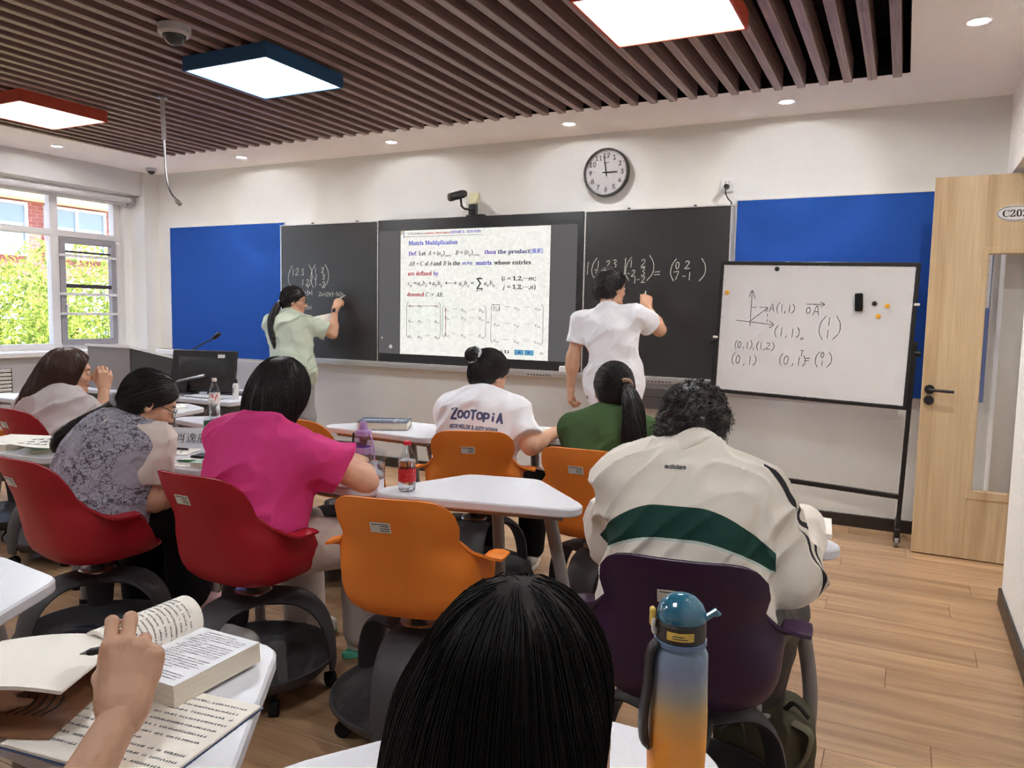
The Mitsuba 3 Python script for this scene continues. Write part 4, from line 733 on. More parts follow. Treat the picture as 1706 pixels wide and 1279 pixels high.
# ------------------------------------------------------------------ books and papers
mat('m_paper', (238, 234, 226), .85, spec=.1); mat('m_papercool', (232, 234, 240), .85, spec=.1)
mat('m_pages', 0, .9, spec=.05, tex=mikit.proc(lambda p, n, uv: mi.Color3f(.78, .72, .62) * (.8 + .25 * n_(p.x * 40, p.y * 40, p.z * 1500))))
def scribble(w, h, rows, seed, fill=.8, lh=.5, indent=.06, size=None):
    """ragged lines of tiny pen or print marks on a page w wide and h tall"""
    r = np.random.default_rng(seed); G = []
    for k in range(rows):
        y = h * (1 - (k + .9) / (rows + .8)); s = h / rows * lh * .8; x = w * (indent + r.uniform(0, .1)); end = w * (fill if r.random() > .3 else r.uniform(.3, fill))
        while x < end:
            ww = s * r.uniform(.5, 1.0); G.append(np.array([(x, y), (x + ww, y + s * r.uniform(-.1, .1)), (x + ww * r.uniform(.5, 1), y + s), (x + ww * r.uniform(.0, .3), y + s * r.uniform(.5, 1))])); x += ww * r.uniform(1.15, 1.6)
            if r.random() < .12: x += s * 1.2
    V = np.array(G).reshape(-1, 2); q = np.arange(len(G))[:, None] * 4
    return trimesh.Trimesh(np.c_[V, np.zeros(len(V))], np.vstack([q + [0, 1, 2], q + [0, 2, 3]]), process=False)
def closed_book(x, y, z, w, d, h, rz, cover, label, name='book', extra=None):
    t = thing(name, label, 'book'); put(t, 'pages', M(box(-w / 2 + .003, w / 2 - .003, -d / 2 + .003, d / 2 - .003, .002, h - .002), x, y, z, rz), 'm_pages', False)
    put(t, 'cover', M(cat([box(-w / 2, w / 2, -d / 2, d / 2, 0, .002), box(-w / 2, w / 2, -d / 2, d / 2, h - .002, h), box(-w / 2, -w / 2 + .003, -d / 2, d / 2, 0, h)]), x, y, z, rz), cover, False)
    if extra: put(t, 'cover_print', M(extra, x, y, z + h + .0004, rz), 'm_white', False)
    return t
def sheet(x, y, z, w, d, rz, label, m='m_paper', rows=0, seed=0, curl=.0, name='paper', category='paper', thick=.0012, ink_m='m_print'):
    t = thing(name, label, category); nx, ny = 10, 10; u, v = np.meshgrid(np.linspace(-.5, .5, nx), np.linspace(-.5, .5, ny), indexing='ij'); H = curl * (np.abs(u + v) ** 2)
    def surf(o): return np.stack([u * w, v * d, H + o], -1).reshape(-1, 3)
    F = []
    for i in range(nx - 1):
        for j in range(ny - 1): a = i * ny + j; F += [(a, a + ny, a + ny + 1), (a, a + ny + 1, a + 1)]
    F = np.array(F); n = nx * ny; ring = [i * ny for i in range(nx)] + [(nx - 1) * ny + j for j in range(1, ny)] + [i * ny + ny - 1 for i in range(nx - 2, -1, -1)] + [j for j in range(ny - 2, 0, -1)]
    S = [f for k in range(len(ring)) for a, b in ((ring[k], ring[(k + 1) % len(ring)]),) for f in ((a, b + n, b), (a, a + n, b + n))]
    m_ = trimesh.Trimesh(np.vstack([surf(thick), surf(0)]), np.vstack([F, F[:, ::-1] + n, np.array(S)[:, ::-1]]), process=False)
    put(t, 'sheet', M(m_, x, y, z, rz), m, 30)
    if rows:
        s = scribble(w * .9, d * .9, rows, seed); V = np.array(s.vertices); V[:, 0] -= w * .45; V[:, 1] -= d * .45; V[:, 2] = thick + .0005 + curl * np.abs(V[:, 0] / w + V[:, 1] / d) ** 2; s.vertices = V; put(t, 'writing', M(s, x, y, z, rz), ink_m, False)
    return t
mat('m_navy', (40, 58, 92), .4); mat('m_teal', (176, 206, 190), .6); mat('m_brown', (112, 76, 52), .55); mat('m_darkpouch', (26, 26, 30), .8)
closed_book(-2.50, 3.40, TZ, .19, .27, .042, -62, 'm_navy', 'thick book with a dark blue cover on a corner of its table', extra=cat([box(-.08, .08, .06, .064, 0, .0004), box(-.02, .0, -.12, .12, 0, .0004), box(.03, .034, -.12, .12, 0, .0004)]))
# the pile of papers
closed_book(-3.55, 2.02, TZ, .19, .26, .03, 20, 'm_paper', 'thick white paperback under the loose papers'); closed_book(-3.30, 2.10, TZ, .17, .24, .014, -25, 'm_teal', 'thin pale green booklet under the loose papers')
sheet(-3.32, 2.03, TZ + .034, .21, .29, 35, 'cream sheet lying curled on top of the pile of papers', rows=3, seed=2, curl=.03); sheet(-3.42, 2.17, TZ + .016, .21, .29, 70, 'white sheet sticking out at the back of the pile of papers', 'm_papercool')
pc = thing('pencil_case', 'dark grey flat pencil case behind the pile of papers', 'pencil case'); put(pc, 'body', M(tube([(-.09, 0, 0), (-.07, 0, 0), (.07, 0, 0), (.09, 0, 0)], [.012, .028, .028, .01], 16, sq=.6), -3.46, 2.27, TZ + .036, 12), 'm_greydark'); put(pc, 'zip', M(box(-.075, .075, -.003, .003, .0145, .018), -3.46, 2.27, TZ + .036, 12), 'm_black')
# name card table
nc = thing('name_card', 'folded white paper name card with handwritten characters', 'name card')
cr = lambda m: M(m, -2.85, 2.43, TZ, 22)
put(nc, 'card', cr(cat([hullmesh([(s, y, z) for s in (-.10, .10) for y, z in ((-.035, 0), (-.0337, 0), (0, .09), (.0013, .09))]), hullmesh([(s, y, z) for s in (-.10, .10) for y, z in ((.035, 0), (.0337, 0), (0, .09), (-.0013, .09))])])), 'm_papercool', False)
g = fit(glyphs('肖逸辰', CJK), -.07, -.02, .036, .145); put(nc, 'handwriting', cr(frame(ext(g.buffer(-.0006), .0006), (0, -.0185, .047), (1, 0, 0), (0, .363, .932), (0, -.932, .363))), 'm_ink', False)
sheet(-2.83, 2.30, TZ, .20, .14, 20, 'white notepad sheet in front of the name card', rows=5, seed=4, name='notepad', category='notepad', thick=.006); sheet(-2.55, 2.17, TZ, .20, .15, 6, 'open white exercise sheet at the front of the name card table', rows=6, seed=9, thick=.004)
closed_book(-2.42, 2.19, TZ, .13, .19, .022, -78, 'm_teal', 'pale green paperback at the corner of the name card table')
ph = thing('phone', 'black phone beside the water bottle with the green label', 'phone'); put(ph, 'body', M(box(-.075, .075, -.036, .036, 0, .009, .004), -2.60, 2.30, TZ, 10), 'm_black'); put(ph, 'glass', M(box(-.072, .072, -.033, .033, .009, .0095), -2.60, 2.30, TZ, 10), 'm_bezel')
def pen(p0, p1, label, m='m_black'):
    t = thing('pen', label, 'pen'); p0, p1 = np.array(p0, float), np.array(p1, float); d = p1 - p0
    put(t, 'barrel', tube([p0 + d * .12, p0 + d * .6, p1 - d * .02, p1], [.0042, .0048, .0045, .003], 12), m); put(t, 'tip', tube([p0, p0 + d * .12], [.0008, .0035], 10), 'm_chrome'); return t
pen((-2.93, 2.30, TZ + .0125), (-2.78, 2.34, TZ + .0125), 'long black pen lying on the notepad sheet'); pen((-2.62, 2.14, TZ + .011), (-2.50, 2.19, TZ + .011), 'green pen lying on the exercise sheet', 'm_glabel')
# magazine, pouch, open books further away
def open_book(x, y, z, w, d, rz, label, rows=10, seed=1, t_=.012, hump=.01, pm='m_paper', parent=None):
    t = thing('open_book', label, 'book'); 
    for s in (-1, 1):
        u = np.linspace(0, 1, 12); zt = t_ + hump * np.sin(u * PI) * (1 - u) * 1.6; P_ = np.concatenate([np.stack([s * u * w, zt], 1), [[s * w, 0], [0, 0]]]); g = Polygon(P_).buffer(0)
        pg = frame(ext(g, d, -d / 2), (0, 0, 0), (1, 0, 0), (0, 0, 1), (0, -1, 0)); put(t, 'pages', M(pg, x, y, z, rz), pm, 30)
        sc_ = scribble(w * .86, d * .9, rows, seed + s); V = np.array(sc_.vertices); V[:, 0] += w * .07; uu = V[:, 0] / w; V[:, 2] = t_ + .0006 + hump * np.sin(uu * PI) * (1 - uu) * 1.6; V[:, 0] = V[:, 0] if s > 0 else V[:, 0] - w; V[:, 1] -= d * .46
        if s < 0: uu = -V[:, 0] / w; V[:, 2] = t_ + .0006 + hump * np.sin(uu * PI) * (1 - uu) * 1.6
        sc_.vertices = V; put(t, 'print', M(sc_, x, y, z, rz), 'm_print', False)
    return t
open_book(-3.22, 3.12, TZ, .15, .22, -35, 'open magazine lying on the table behind the name card', rows=8, t_=.008); open_book(-1.58, 3.74, TZ, .15, .21, 22, 'open book under the hand of the person with the lettered white shirt', rows=8, seed=5)
open_book(-.30, 2.46, TZ, .14, .20, 5, 'open exercise book in front of the person in the white and green jacket', rows=8, seed=12)
open_book(-4.16, 3.30, TZ, .15, .21, -18, 'open book in front of the girl with long brown hair', rows=8, seed=15); open_book(-2.05, 2.34, TZ, .15, .21, 3, 'open book in front of the person in the pink t-shirt', rows=8, seed=16)
pk = thing('pencil_pouch', 'open black pencil pouch by the writing hand of the person in pink', 'pencil pouch'); put(pk, 'pouch', M(hullmesh([(sx * a, sy * b, z) for sx in (-1, 1) for sy in (-1, 1) for a, b, z in ((.10, .02, .0), (.115, .028, .02), (.11, .02, .075), (.10, .004, .085))]), -2.10, 2.535, TZ, 8), 'm_darkpouch'); put(pk, 'zip', M(box(-.1, .1, -.003, .003, .084, .087), -2.10, 2.535, TZ, 8), 'm_steel')
# ------------------------------------------------------------------ nearest table: textbook, notebook, brown book
tbk = thing('open_textbook', 'thick open textbook with its left half of pages curling up', 'book')
TBX, TBY = -1.075, .885; TM = lambda m: M(m, TBX, TBY, TZ + .006, rz=1)
put(tbk, 'page_block', TM(hullmesh([(x, y, z) for x, y, z in ((-.06, -.09, 0), (.085, -.09, 0), (.085, .095, 0), (-.06, .095, 0), (-.06, -.09, .032), (.083, -.09, .034), (.083, .095, .034), (-.06, .095, .032))])), 'm_pages', False)
put(tbk, 'open_page', TM(box(-.06, .083, -.09, .095, .0341, .0350)), 'm_papercool', False)
s_ = scribble(.125, .17, 22, 31, fill=.95, lh=.42); V = np.array(s_.vertices); V[:, 0] -= .05; V[:, 1] -= .082; V[:, 2] = .0354; s_.vertices = V; put(tbk, 'print', TM(s_), 'm_print', False)
# left half rolls up from the spine at x = -.06 and curls back over itself
u = np.linspace(0, 1, 26); ang = np.interp(u, [0, .25, 1], [1.25, 1.8, 4.3]); st = .125 / 25; px_, pz_ = [-.060], [.030]
for a in ang[1:]: px_.append(px_[-1] + st * math.cos(a)); pz_.append(pz_[-1] + st * math.sin(a) * .95)
pr = np.stack([px_, pz_], 1); cl = LineString(pr).buffer(.0035, 4)
put(tbk, 'curled_pages', TM(frame(ext(cl, .185, -.095), (0, 0, 0), (1, 0, 0), (0, 0, 1), (0, -1, 0))), 'm_paper', 40, label='block of pages curling up')
s_ = scribble(.118, .16, 14, 37, fill=.92, lh=.4); V = np.array(s_.vertices); L_ = np.clip(V[:, 0] / .125, 0, 1) * 25; i0 = np.clip(L_.astype(int), 0, 24); fr = L_ - i0
tn = np.gradient(pr, axis=0); tn /= np.linalg.norm(tn, axis=1)[:, None]; nn = np.stack([tn[:, 1], -tn[:, 0]], 1); q0 = pr[i0] + (pr[i0 + 1] - pr[i0]) * fr[:, None] + nn[i0] * .0039; s_.vertices = np.stack([q0[:, 0], V[:, 1] - .085, q0[:, 1]], 1); put(tbk, 'print', TM(s_), 'm_print', False)
nb = thing('notebook', 'open notebook full of handwriting lying under the textbook', 'notebook')
NM = lambda m: M(m, -.985, .735, TZ, rz=8)
put(nb, 'pages', NM(box(-.155, .125, -.105, .118, 0, .0052, .001)), 'm_paper', False)
s_ = scribble(.15, .20, 11, 41, fill=.95, lh=.34); V = np.array(s_.vertices); V[:, 0] -= .03; V[:, 1] -= .09; V[:, 2] = .0056; s_.vertices = V; put(nb, 'handwriting', NM(s_), 'm_print', False)
s_ = scribble(.11, .20, 9, 43, fill=.9, lh=.30); V = np.array(s_.vertices); V[:, 0] -= .15; V[:, 1] -= .09; V[:, 2] = .0056; s_.vertices = V; put(nb, 'handwriting', NM(s_), 'm_print', False); put(nb, 'cover', NM(box(-.158, .128, -.108, .121, -.0005, .0)), 'm_navy', False)
bb = thing('brown_book', 'brown covered book standing half open with raised cream pages under the writing hand', 'book')
BM = lambda m: M(m, -1.19, .70, TZ + .006, rz=26)
put(bb, 'cover', BM(cat([box(-.10, .085, -.10, .10, 0, .003), M(box(-.10, .085, -.0015, .0015, 0, .05), 0, .085, .002, rx=0)])), 'm_brown', False)
put(bb, 'cover_art', BM(unary_and := cat([tube(spline([(-.02 + .014 * k, -.04, .0036), (-.012 + .014 * k, -.015, .0036), (-.02 + .014 * k, .02, .0036)], 8), .0014, 5, sq=.3) for k in range(5)])), 'm_darkpouch', False)
u = np.linspace(0, 1, 14); V0 = np.stack([-.11 + .21 * u, .058 + .016 * np.sin(u * 2.4)], 1); put(bb, 'raised_pages', BM(frame(ext(LineString(V0).buffer(.0028, 4), .185, -.09), (0, 0, 0), (1, 0, 0), (0, 0, 1), (0, -1, 0))), 'm_paper', 40, label='raised cream pages')
# ------------------------------------------------------------------ bags
mat('m_olive', (70, 66, 50), .8); mat('m_olivelight', (98, 96, 78), .8)
def blob(c, r, seed, amp=.02, fr=6, rz=0, flat=.0, sub=4):
    m = trimesh.creation.icosphere(sub, 1.0); v = np.array(m.vertices); v = np.sign(v) * np.abs(v) ** .75; v *= np.array(r); v += np.array(m.vertices) * ((meshkit.fbm(v * fr + seed * 7, 3, seed) - .5) * amp * 2)[:, None]; m.vertices = v; return M(m, *c, rz=rz)
ob = thing('backpack', 'olive backpack with a pale leaf emblem lying beside the purple chair', 'backpack')
put(ob, 'body', blob((-.30, 2.35, .125), (.15, .12, .125), 1, .03, rz=8), 'm_olive', True)
tre = [affinity.rotate(affinity.scale(Point(0, .022).buffer(1, 12), .0085, .024), a, origin=(0, 0)) for a in (-48, 0, 48)]
tre = unary_union(tre).difference(unary_union([sbox(-.03, -.002 + .005 * k, .03, .0005 + .005 * k) for k in range(3)]))
put(ob, 'emblem', frame(ext(tre, .0015), (-.318, 2.222, .228), (.95, -.05, -.30), (.25, .35, .9), (-.05, -.9, .43)), 'm_label', False)
put(ob, 'strap', tube(spline([(-.22, 2.27, .22), (-.17, 2.26, .20), (-.185, 2.25, .12), (-.24, 2.24, .05)], 16), .018, 10, sq=.35), 'm_olivelight'); put(ob, 'handle', tube(spline([(-.25, 2.30, .235), (-.22, 2.29, .268), (-.18, 2.29, .235)], 12), .007, 8), 'm_black'); put(ob, 'zip', tube(spline([(-.42, 2.24, .16), (-.36, 2.22, .21), (-.34, 2.225, .14)], 12), .003, 6), 'm_steel')
wbg = thing('white_bag', 'white and black bag lying in the tray of the chair with the pink shirted person', 'bag'); put(wbg, 'body', blob((-2.12, 1.93, .155), (.13, .10, .075), 5, .02), 'm_white', True); put(wbg, 'flap', blob((-2.08, 1.86, .175), (.06, .05, .05), 6, .01), 'm_darkpouch', True)
nbg = thing('navy_pouch', 'dark navy pouch lying in the tray of the chair with the denim vest girl', 'pouch'); put(nbg, 'body', blob((-2.66, 1.78, .12), (.13, .08, .045), 7, .015, rz=20), 'm_navydark' if 'm_navydark' in scene else mat('m_navydark', (22, 26, 46), .8), True); put(nbg, 'zip', tube(spline([(-2.77, 1.745, .155), (-2.66, 1.78, .168), (-2.56, 1.81, .155)], 10), .003, 6), 'm_steel')
bgb = thing('black_backpack', 'black backpack on the floor under the table with the red capped bottle', 'backpack'); put(bgb, 'body', blob((-1.42, 2.72, .20), (.16, .12, .20), 9, .03, rz=20), 'm_darkpouch', True); put(bgb, 'strap', tube(spline([(-1.36, 2.62, .36), (-1.32, 2.59, .22), (-1.33, 2.60, .06)], 12), .016, 8, sq=.35), 'm_greydark')
# ------------------------------------------------------------------ bodies: signed distance fields turned into one mesh
def unit(v): v = np.asarray(v, float); return v / (np.linalg.norm(v) + 1e-12)
def smin(a, b, k): h = np.maximum(k - np.abs(a - b), 0) / k; return np.minimum(a, b) - h * h * k * .25
class Field:
    """a list of shapes blended one after the other; each: (distance function, box, blend width, operation)"""
    def __init__(s): s.L = []
    def cone(s, a, b, ra, rb, k=.03, op='+'):
        a = np.asarray(a, np.float32); b = np.asarray(b, np.float32); d = b - a; l2 = max(float(d @ d), 1e-10)
        def f(p):
            q = p - a; t = np.clip(q @ d / l2, 0, 1)[..., None]; return np.linalg.norm(q - d * t, axis=-1) - (ra + (rb - ra) * t[..., 0])
        r = max(ra, rb); s.L.append((f, np.minimum(a, b) - r, np.maximum(a, b) + r, k, op)); return s
    def ell(s, c, r, R=None, k=.03, op='+'):
        c = np.asarray(c, np.float32); r = np.asarray(r, np.float32); R = np.eye(3, dtype=np.float32) if R is None else np.asarray(R, np.float32)
        def f(p):
            q = (p - c) @ R; k0 = np.linalg.norm(q / r, axis=-1); k1 = np.linalg.norm(q / (r * r), axis=-1); return k0 * (k0 - 1) / np.maximum(k1, 1e-6)
        m = float(r.max()); s.L.append((f, c - m, c + m, k, op)); return s
    def rbox(s, c, h, R, rad, k=.01, op='+'):
        c = np.asarray(c, np.float32); h = np.asarray(h, np.float32); R = np.asarray(R, np.float32)
        def f(p):
            q = np.abs((p - c) @ R) - (h - rad); return np.linalg.norm(np.maximum(q, 0), axis=-1) + np.minimum(q.max(-1), 0) - rad
        m = float(np.linalg.norm(h)); s.L.append((f, c - m, c + m, k, op)); return s
    def ring(s, c, ax, R, r, k=.008):
        c = np.asarray(c, np.float32); ax = unit(ax).astype(np.float32)
        def f(p):
            q = p - c; h = q @ ax; w = np.linalg.norm(q - h[..., None] * ax, axis=-1) - R; return np.sqrt(w * w + h * h) - r
        s.L.append((f, c - R - r, c + R + r, k, '+')); return s
    def cut(s, o, n):
        """keep what lies on the negative side of the plane"""
        o = np.asarray(o, np.float32); n = unit(n).astype(np.float32); s.L.append((lambda p: (p - o) @ n, None, None, 0, 'x')); return s
    def bump(s, f, amp): s.L.append((f, None, None, amp, 'n')); return s
    def at(s, p):
        p = np.asarray(p, np.float32); D = np.full(p.shape[:-1], 9.0, np.float32)
        for f, lo, hi, k, op in s.L:
            if op == '+': D = smin(D, f(p), k)
            elif op == '-': D = -smin(-D, f(p), k)
            elif op == 'x': D = np.maximum(D, f(p))
            else: D = D + k * (f(p) - .5)
        return D
    def grad(s, p, e=.004): return np.stack([s.at(p + np.eye(3)[i] * e) - s.at(p - np.eye(3)[i] * e) for i in range(3)], -1) / (2 * e)
    def mesh(s, h):
        B = [(l, u) for f, l, u, k, op in s.L if op == '+']; lo = np.min([b[0] for b in B], 0) - 3 * h - .02; hi = np.max([b[1] for b in B], 0) + 3 * h + .02
        n = np.ceil((hi - lo) / h).astype(int) + 1; D = np.full(n, 9.0, np.float32); ax = [(lo[i] + h * np.arange(n[i])).astype(np.float32) for i in range(3)]
        def pts(sl): return np.stack(np.meshgrid(*[a[q] for a, q in zip(ax, sl)], indexing='ij'), -1)
        for f, l, u, k, op in s.L:
            if op in '+-':
                m = k + 2 * h + (.004); sl = tuple(slice(max(int((l[i] - m - lo[i]) / h), 0), min(int((u[i] + m - lo[i]) / h) + 2, n[i])) for i in range(3))
                d = f(pts(sl)); D[sl] = smin(D[sl], d, k) if op == '+' else -smin(-D[sl], d, k)
            else:
                I = np.nonzero(np.abs(D) < (8 if op == 'x' else .05)); p = np.stack([ax[i][I[i]] for i in range(3)], -1); d = f(p)
                D[I] = np.maximum(D[I], d) if op == 'x' else D[I] + k * (d - .5)
        return nets(D, lo, h)
def nets(D, lo, h):
    s = D < 0; n = np.array(D.shape) - 1; C = [(a, b, c) for a in (0, 1) for b in (0, 1) for c in (0, 1)]
    sl = lambda c: tuple(slice(c[i], c[i] + n[i]) for i in range(3))
    cnt = sum(s[sl(c)].astype(np.int8) for c in C); I = np.nonzero((cnt > 0) & (cnt < 8)); N = len(I[0]); idx = np.full(n, -1, np.int32); idx[I] = np.arange(N)
    P = np.zeros((N, 3)); W = np.zeros(N); v = {c: D[I[0] + c[0], I[1] + c[1], I[2] + c[2]] for c in C}
    for a in C:
        for i in range(3):
            if a[i]: continue
            b = list(a); b[i] = 1; b = tuple(b); m = (v[a] < 0) != (v[b] < 0); t = np.where(m, v[a] / np.where(m, v[a] - v[b], 1), 0)
            q = np.tile(np.array(a, float), (N, 1)); q[:, i] += t; P += q * m[:, None]; W += m
    P = lo + h * (np.stack(I, 1) + P / W[:, None]); F = []
    for i in range(3):
        j, k = (i + 1) % 3, (i + 2) % 3; A = np.moveaxis(s, (i, j, k), (0, 1, 2)); X_ = np.moveaxis(idx, (i, j, k), (0, 1, 2))
        for up in (True, False):
            e = np.nonzero((A[:-1, 1:-1, 1:-1] == up) & (A[1:, 1:-1, 1:-1] != up)); a0, b0, c0 = e[0], e[1] + 1, e[2] + 1
            q = np.stack([X_[a0, b0 - 1, c0 - 1], X_[a0, b0, c0 - 1], X_[a0, b0, c0], X_[a0, b0 - 1, c0]], 1)
            if not up: q = q[:, ::-1]
            F.append(np.vstack([q[:, [0, 1, 2]], q[:, [0, 2, 3]]]))
    F = np.vstack(F); F = F[(F >= 0).all(1)]
    return trimesh.Trimesh(P, F, process=False)
def snoise(seed, fr, stretch=(1, 1, 1)):
    st = np.array(stretch); return lambda p: meshkit.fbm(np.asarray(p, float) * fr * st + seed * 13.7, 3, seed)
def folds(seed, fr, R=None):
    """creases: narrow ridges of warped noise, drawn out along the third axis of R"""
    R = np.eye(3) if R is None else R
    def f(p):
        q = (np.asarray(p, float) @ R) * fr; w = np.stack([meshkit.fbm(q * .45 + seed + 3.3 * i, 2, seed + i) for i in range(3)], -1) * 2.4; a = meshkit.noise(q + w + seed * 5.1, seed); r = 1 - np.abs(2 * a - 1); m = meshkit.noise(q * .33 + seed * 2.2, seed + 5)
        return .50 - .62 * r ** 3 * np.clip(m * 2.2 - .35, 0, 1.2)
    return f
def weld(ms):
    """joins overlapping closed meshes into one surface"""
    try:
        out = None
        for m in ms:
            q = m3.Manifold(m3.Mesh(np.asarray(m.vertices, np.float32), np.asarray(m.faces, np.uint32)))
            if q.status() != m3.Error.NoError or q.is_empty(): raise ValueError
            out = q if out is None else out + q
        r = out.simplify(.0006).to_mesh(); return trimesh.Trimesh(r.vert_properties[:, :3], r.tri_verts, process=False)
    except Exception: return cat(ms)
# ------------------------------------------------------------------ head, hand
def head_frame(c, fwd, tilt=0.0):
    f = unit(fwd); x = unit(np.cross(f, [0, 0, 1])); z = np.cross(x, f)
    a = math.radians(tilt); x, z = x * math.cos(a) + z * math.sin(a), z * math.cos(a) - x * math.sin(a)
    return np.asarray(c, float), np.stack([x, f, z], 1)      # columns: right, forward, up
def head_field(c, R, nk, s=1.0):
    F = Field(); w = lambda p: c + R @ (np.array(p) * s); e = lambda p, r, k=.02, op='+', Q=None: F.ell(w(p), np.array(r) * s, R if Q is None else R @ Q, k * s, op)
    co = lambda a, b, ra, rb, k=.02, op='+': F.cone(w(a), w(b), ra * s, rb * s, k * s, op)
    e((0, -.012, .035), (.074, .092, .083)); e((0, .025, -.025), (.058, .066, .078)); co((-.046, .012, -.07), (-.015, .072, -.098), .020, .015); co((.046, .012, -.07), (.015, .072, -.098), .020, .015); e((0, .074, -.096), (.020, .016, .015))
    e((0, .074, .030), (.050, .018, .016)); e((-.036, .062, -.028), (.024, .022, .022)); e((.036, .062, -.028), (.024, .022, .022))
    for sx in (-1, 1): e((sx * .031, .096, .004), (.016, .012, .011), .014, '-')
    for sx in (-1, 1): e((sx * .031, .078, .003), (.0155, .0125, .012), .006)
    co((0, .086, .010), (0, .106, -.030), .0075, .0105, .012); e((-.012, .096, -.034), (.0085, .009, .007), .008); e((.012, .096, -.034), (.0085, .009, .007), .008)
    e((0, .087, -.060), (.023, .010, .0065), .008); e((0, .086, -.071), (.019, .010, .0065), .008)
    for sx in (-1, 1):
        Q = trimesh.transformations.euler_matrix(math.radians(12), 0, math.radians(-sx * 22), 'sxyz')[:3, :3]
        e((sx * .077, -.008, -.004), (.009, .019, .031), .008, '+', Q); e((sx * .084, -.004, -.002), (.006, .010, .017), .006, '-', Q)
    F.cone(w((0, -.022, -.045)), nk, .050 * s, .054 * s, .035)
    return F
SKIN = np.array(lin((208, 162, 134)))
def skin_color(v, c, R, s, tone=1.0):
    q = (np.asarray(v) - c) @ R / s; col = np.tile(SKIN * tone, (len(v), 1)); n = meshkit.fbm(np.asarray(v) * 60, 2, 3)[:, None]; col = col * (.94 + .12 * n)
    lip = np.exp(-((q[:, 0] / .021) ** 2 + ((q[:, 2] + .065) / .0085) ** 2) ** 2) * (q[:, 1] > .07); ck = np.exp(-(((np.abs(q[:, 0]) - .04) / .02) ** 2 + ((q[:, 2] + .03) / .02) ** 2)) * (q[:, 1] > .03) * .25
    col = col * (1 - lip[:, None]) + lip[:, None] * np.array(lin((176, 96, 90))); return col * (1 - ck[:, None]) + ck[:, None] * np.array(lin((214, 140, 120)))
def hand_field(w, fd, up, right=True, curl=(.5, .5, .5, .5), thumb=.5, s=1.0, spread=.06, bend2=1.0):
    """w wrist, fd direction of the palm, up its back; thumb on the side the hand needs"""
    f = unit(fd); z = unit(np.asarray(up) - f * (np.asarray(up) @ f)); x = np.cross(f, z); x = -x if not right else x   # right hand, back up: thumb towards -(f x z)
    x = -x; F = Field(); W = lambda a, b, c: np.asarray(w, float) + s * (x * a + f * b + z * c)
    K = [(.029, .088), (.0095, .093), (-.0105, .089), (-.029, .079)]; Ln = [(.040, .025, .020), (.044, .028, .021), (.041, .026, .020), (.032, .020, .018)]; rd = [.0088, .0090, .0086, .0076]; tips = []
    F.cone(W(-.008, -.008, 0), W(-.010, .016, 0), .020 * s, .019 * s, .02); F.cone(W(.008, -.008, 0), W(.012, .016, 0), .020 * s, .019 * s, .02)
    for i, (kx, ky) in enumerate(K):
        F.cone(W(kx * .55, .010, -.002), W(kx, ky - .004, 0), .0165 * s, .0112 * s, .016); F.cone(W(kx * .9, .05, -.006), W(kx, ky - .012, -.005), .012 * s, .0105 * s, .014)
    for i, (kx, ky) in enumerate(K):
        p = np.array([kx, ky, .001]); a = 0.0; sp = (1.5 - i) * spread; c = curl[i]
        F.ell(W(kx, ky - .003, .0055), np.array((.0092, .0105, .0088)) * s, k=.006); F.cone(W(kx * .45, .025, .0075), W(kx * .95, ky - .008, .0085), .0035 * s, .0042 * s, .008)
        for j in range(3):
            a += c * (.95, 1.25 * bend2, .75 * bend2)[j]; d = np.array([math.sin(sp) * math.cos(a), math.cos(sp) * math.cos(a), -math.sin(a)]); q = p + d * Ln[i][j]
            F.cone(W(*p), W(*q), rd[i] * (1.06 - .07 * j) * s, rd[i] * (1.0 - .09 * j) * s, .0045); p = q
        tips.append(W(*p))
    t0 = np.array([.020, .022, -.008]); d1 = unit([.75 - .45 * thumb, .72, -.15 - .45 * thumb]); t1 = t0 + d1 * .036; d2 = unit([.45 - .75 * thumb, .85, -.1 - .55 * thumb]); t2 = t1 + d2 * .032; d3 = unit([.25 - .95 * thumb, .9, -.05 - .5 * thumb]); t3 = t2 + d3 * .024
    F.cone(W(*t0), W(*t1), .0155 * s, .0115 * s, .012); F.cone(W(*t1), W(*t2), .0108 * s, .0098 * s, .005); F.cone(W(*t2), W(*t3), .0098 * s, .0082 * s, .005); tips.append(W(*t3))
    return F, tips
# ------------------------------------------------------------------ person
def ik(a, b, l1, l2, pole):
    a, b = np.asarray(a, float), np.asarray(b, float); d = b - a; L = np.linalg.norm(d); d /= L; L = min(L, (l1 + l2) * .995); b = a + d * L
    x = (l1 * l1 - l2 * l2 + L * L) / (2 * L); y = math.sqrt(max(l1 * l1 - x * x, 0)); p = np.asarray(pole, float); p = unit(p - d * (p @ d)); return a + d * x + p * y, b
HAIRCOL = (22, 18, 18)
mat('m_hair', (24, 20, 20), .46, spec=.40); mat('m_hairbrown', (62, 40, 30), .36, spec=.55); mat('m_hairsoft', (13, 11, 11), .62, spec=.18)
mat('m_eye', 0, .15, tex=VC, spec=.6); mat('m_lens', (30, 28, 28), .3)
def cloth(name, c, rough=.85, sheen=.3, weave=0):
    return mat(name, c, rough, spec=.15, sheen=sheen)
FOLDROT = trimesh.transformations.euler_matrix(.35, .75, .3)[:3, :3] * np.array([[1, 1, .30]])
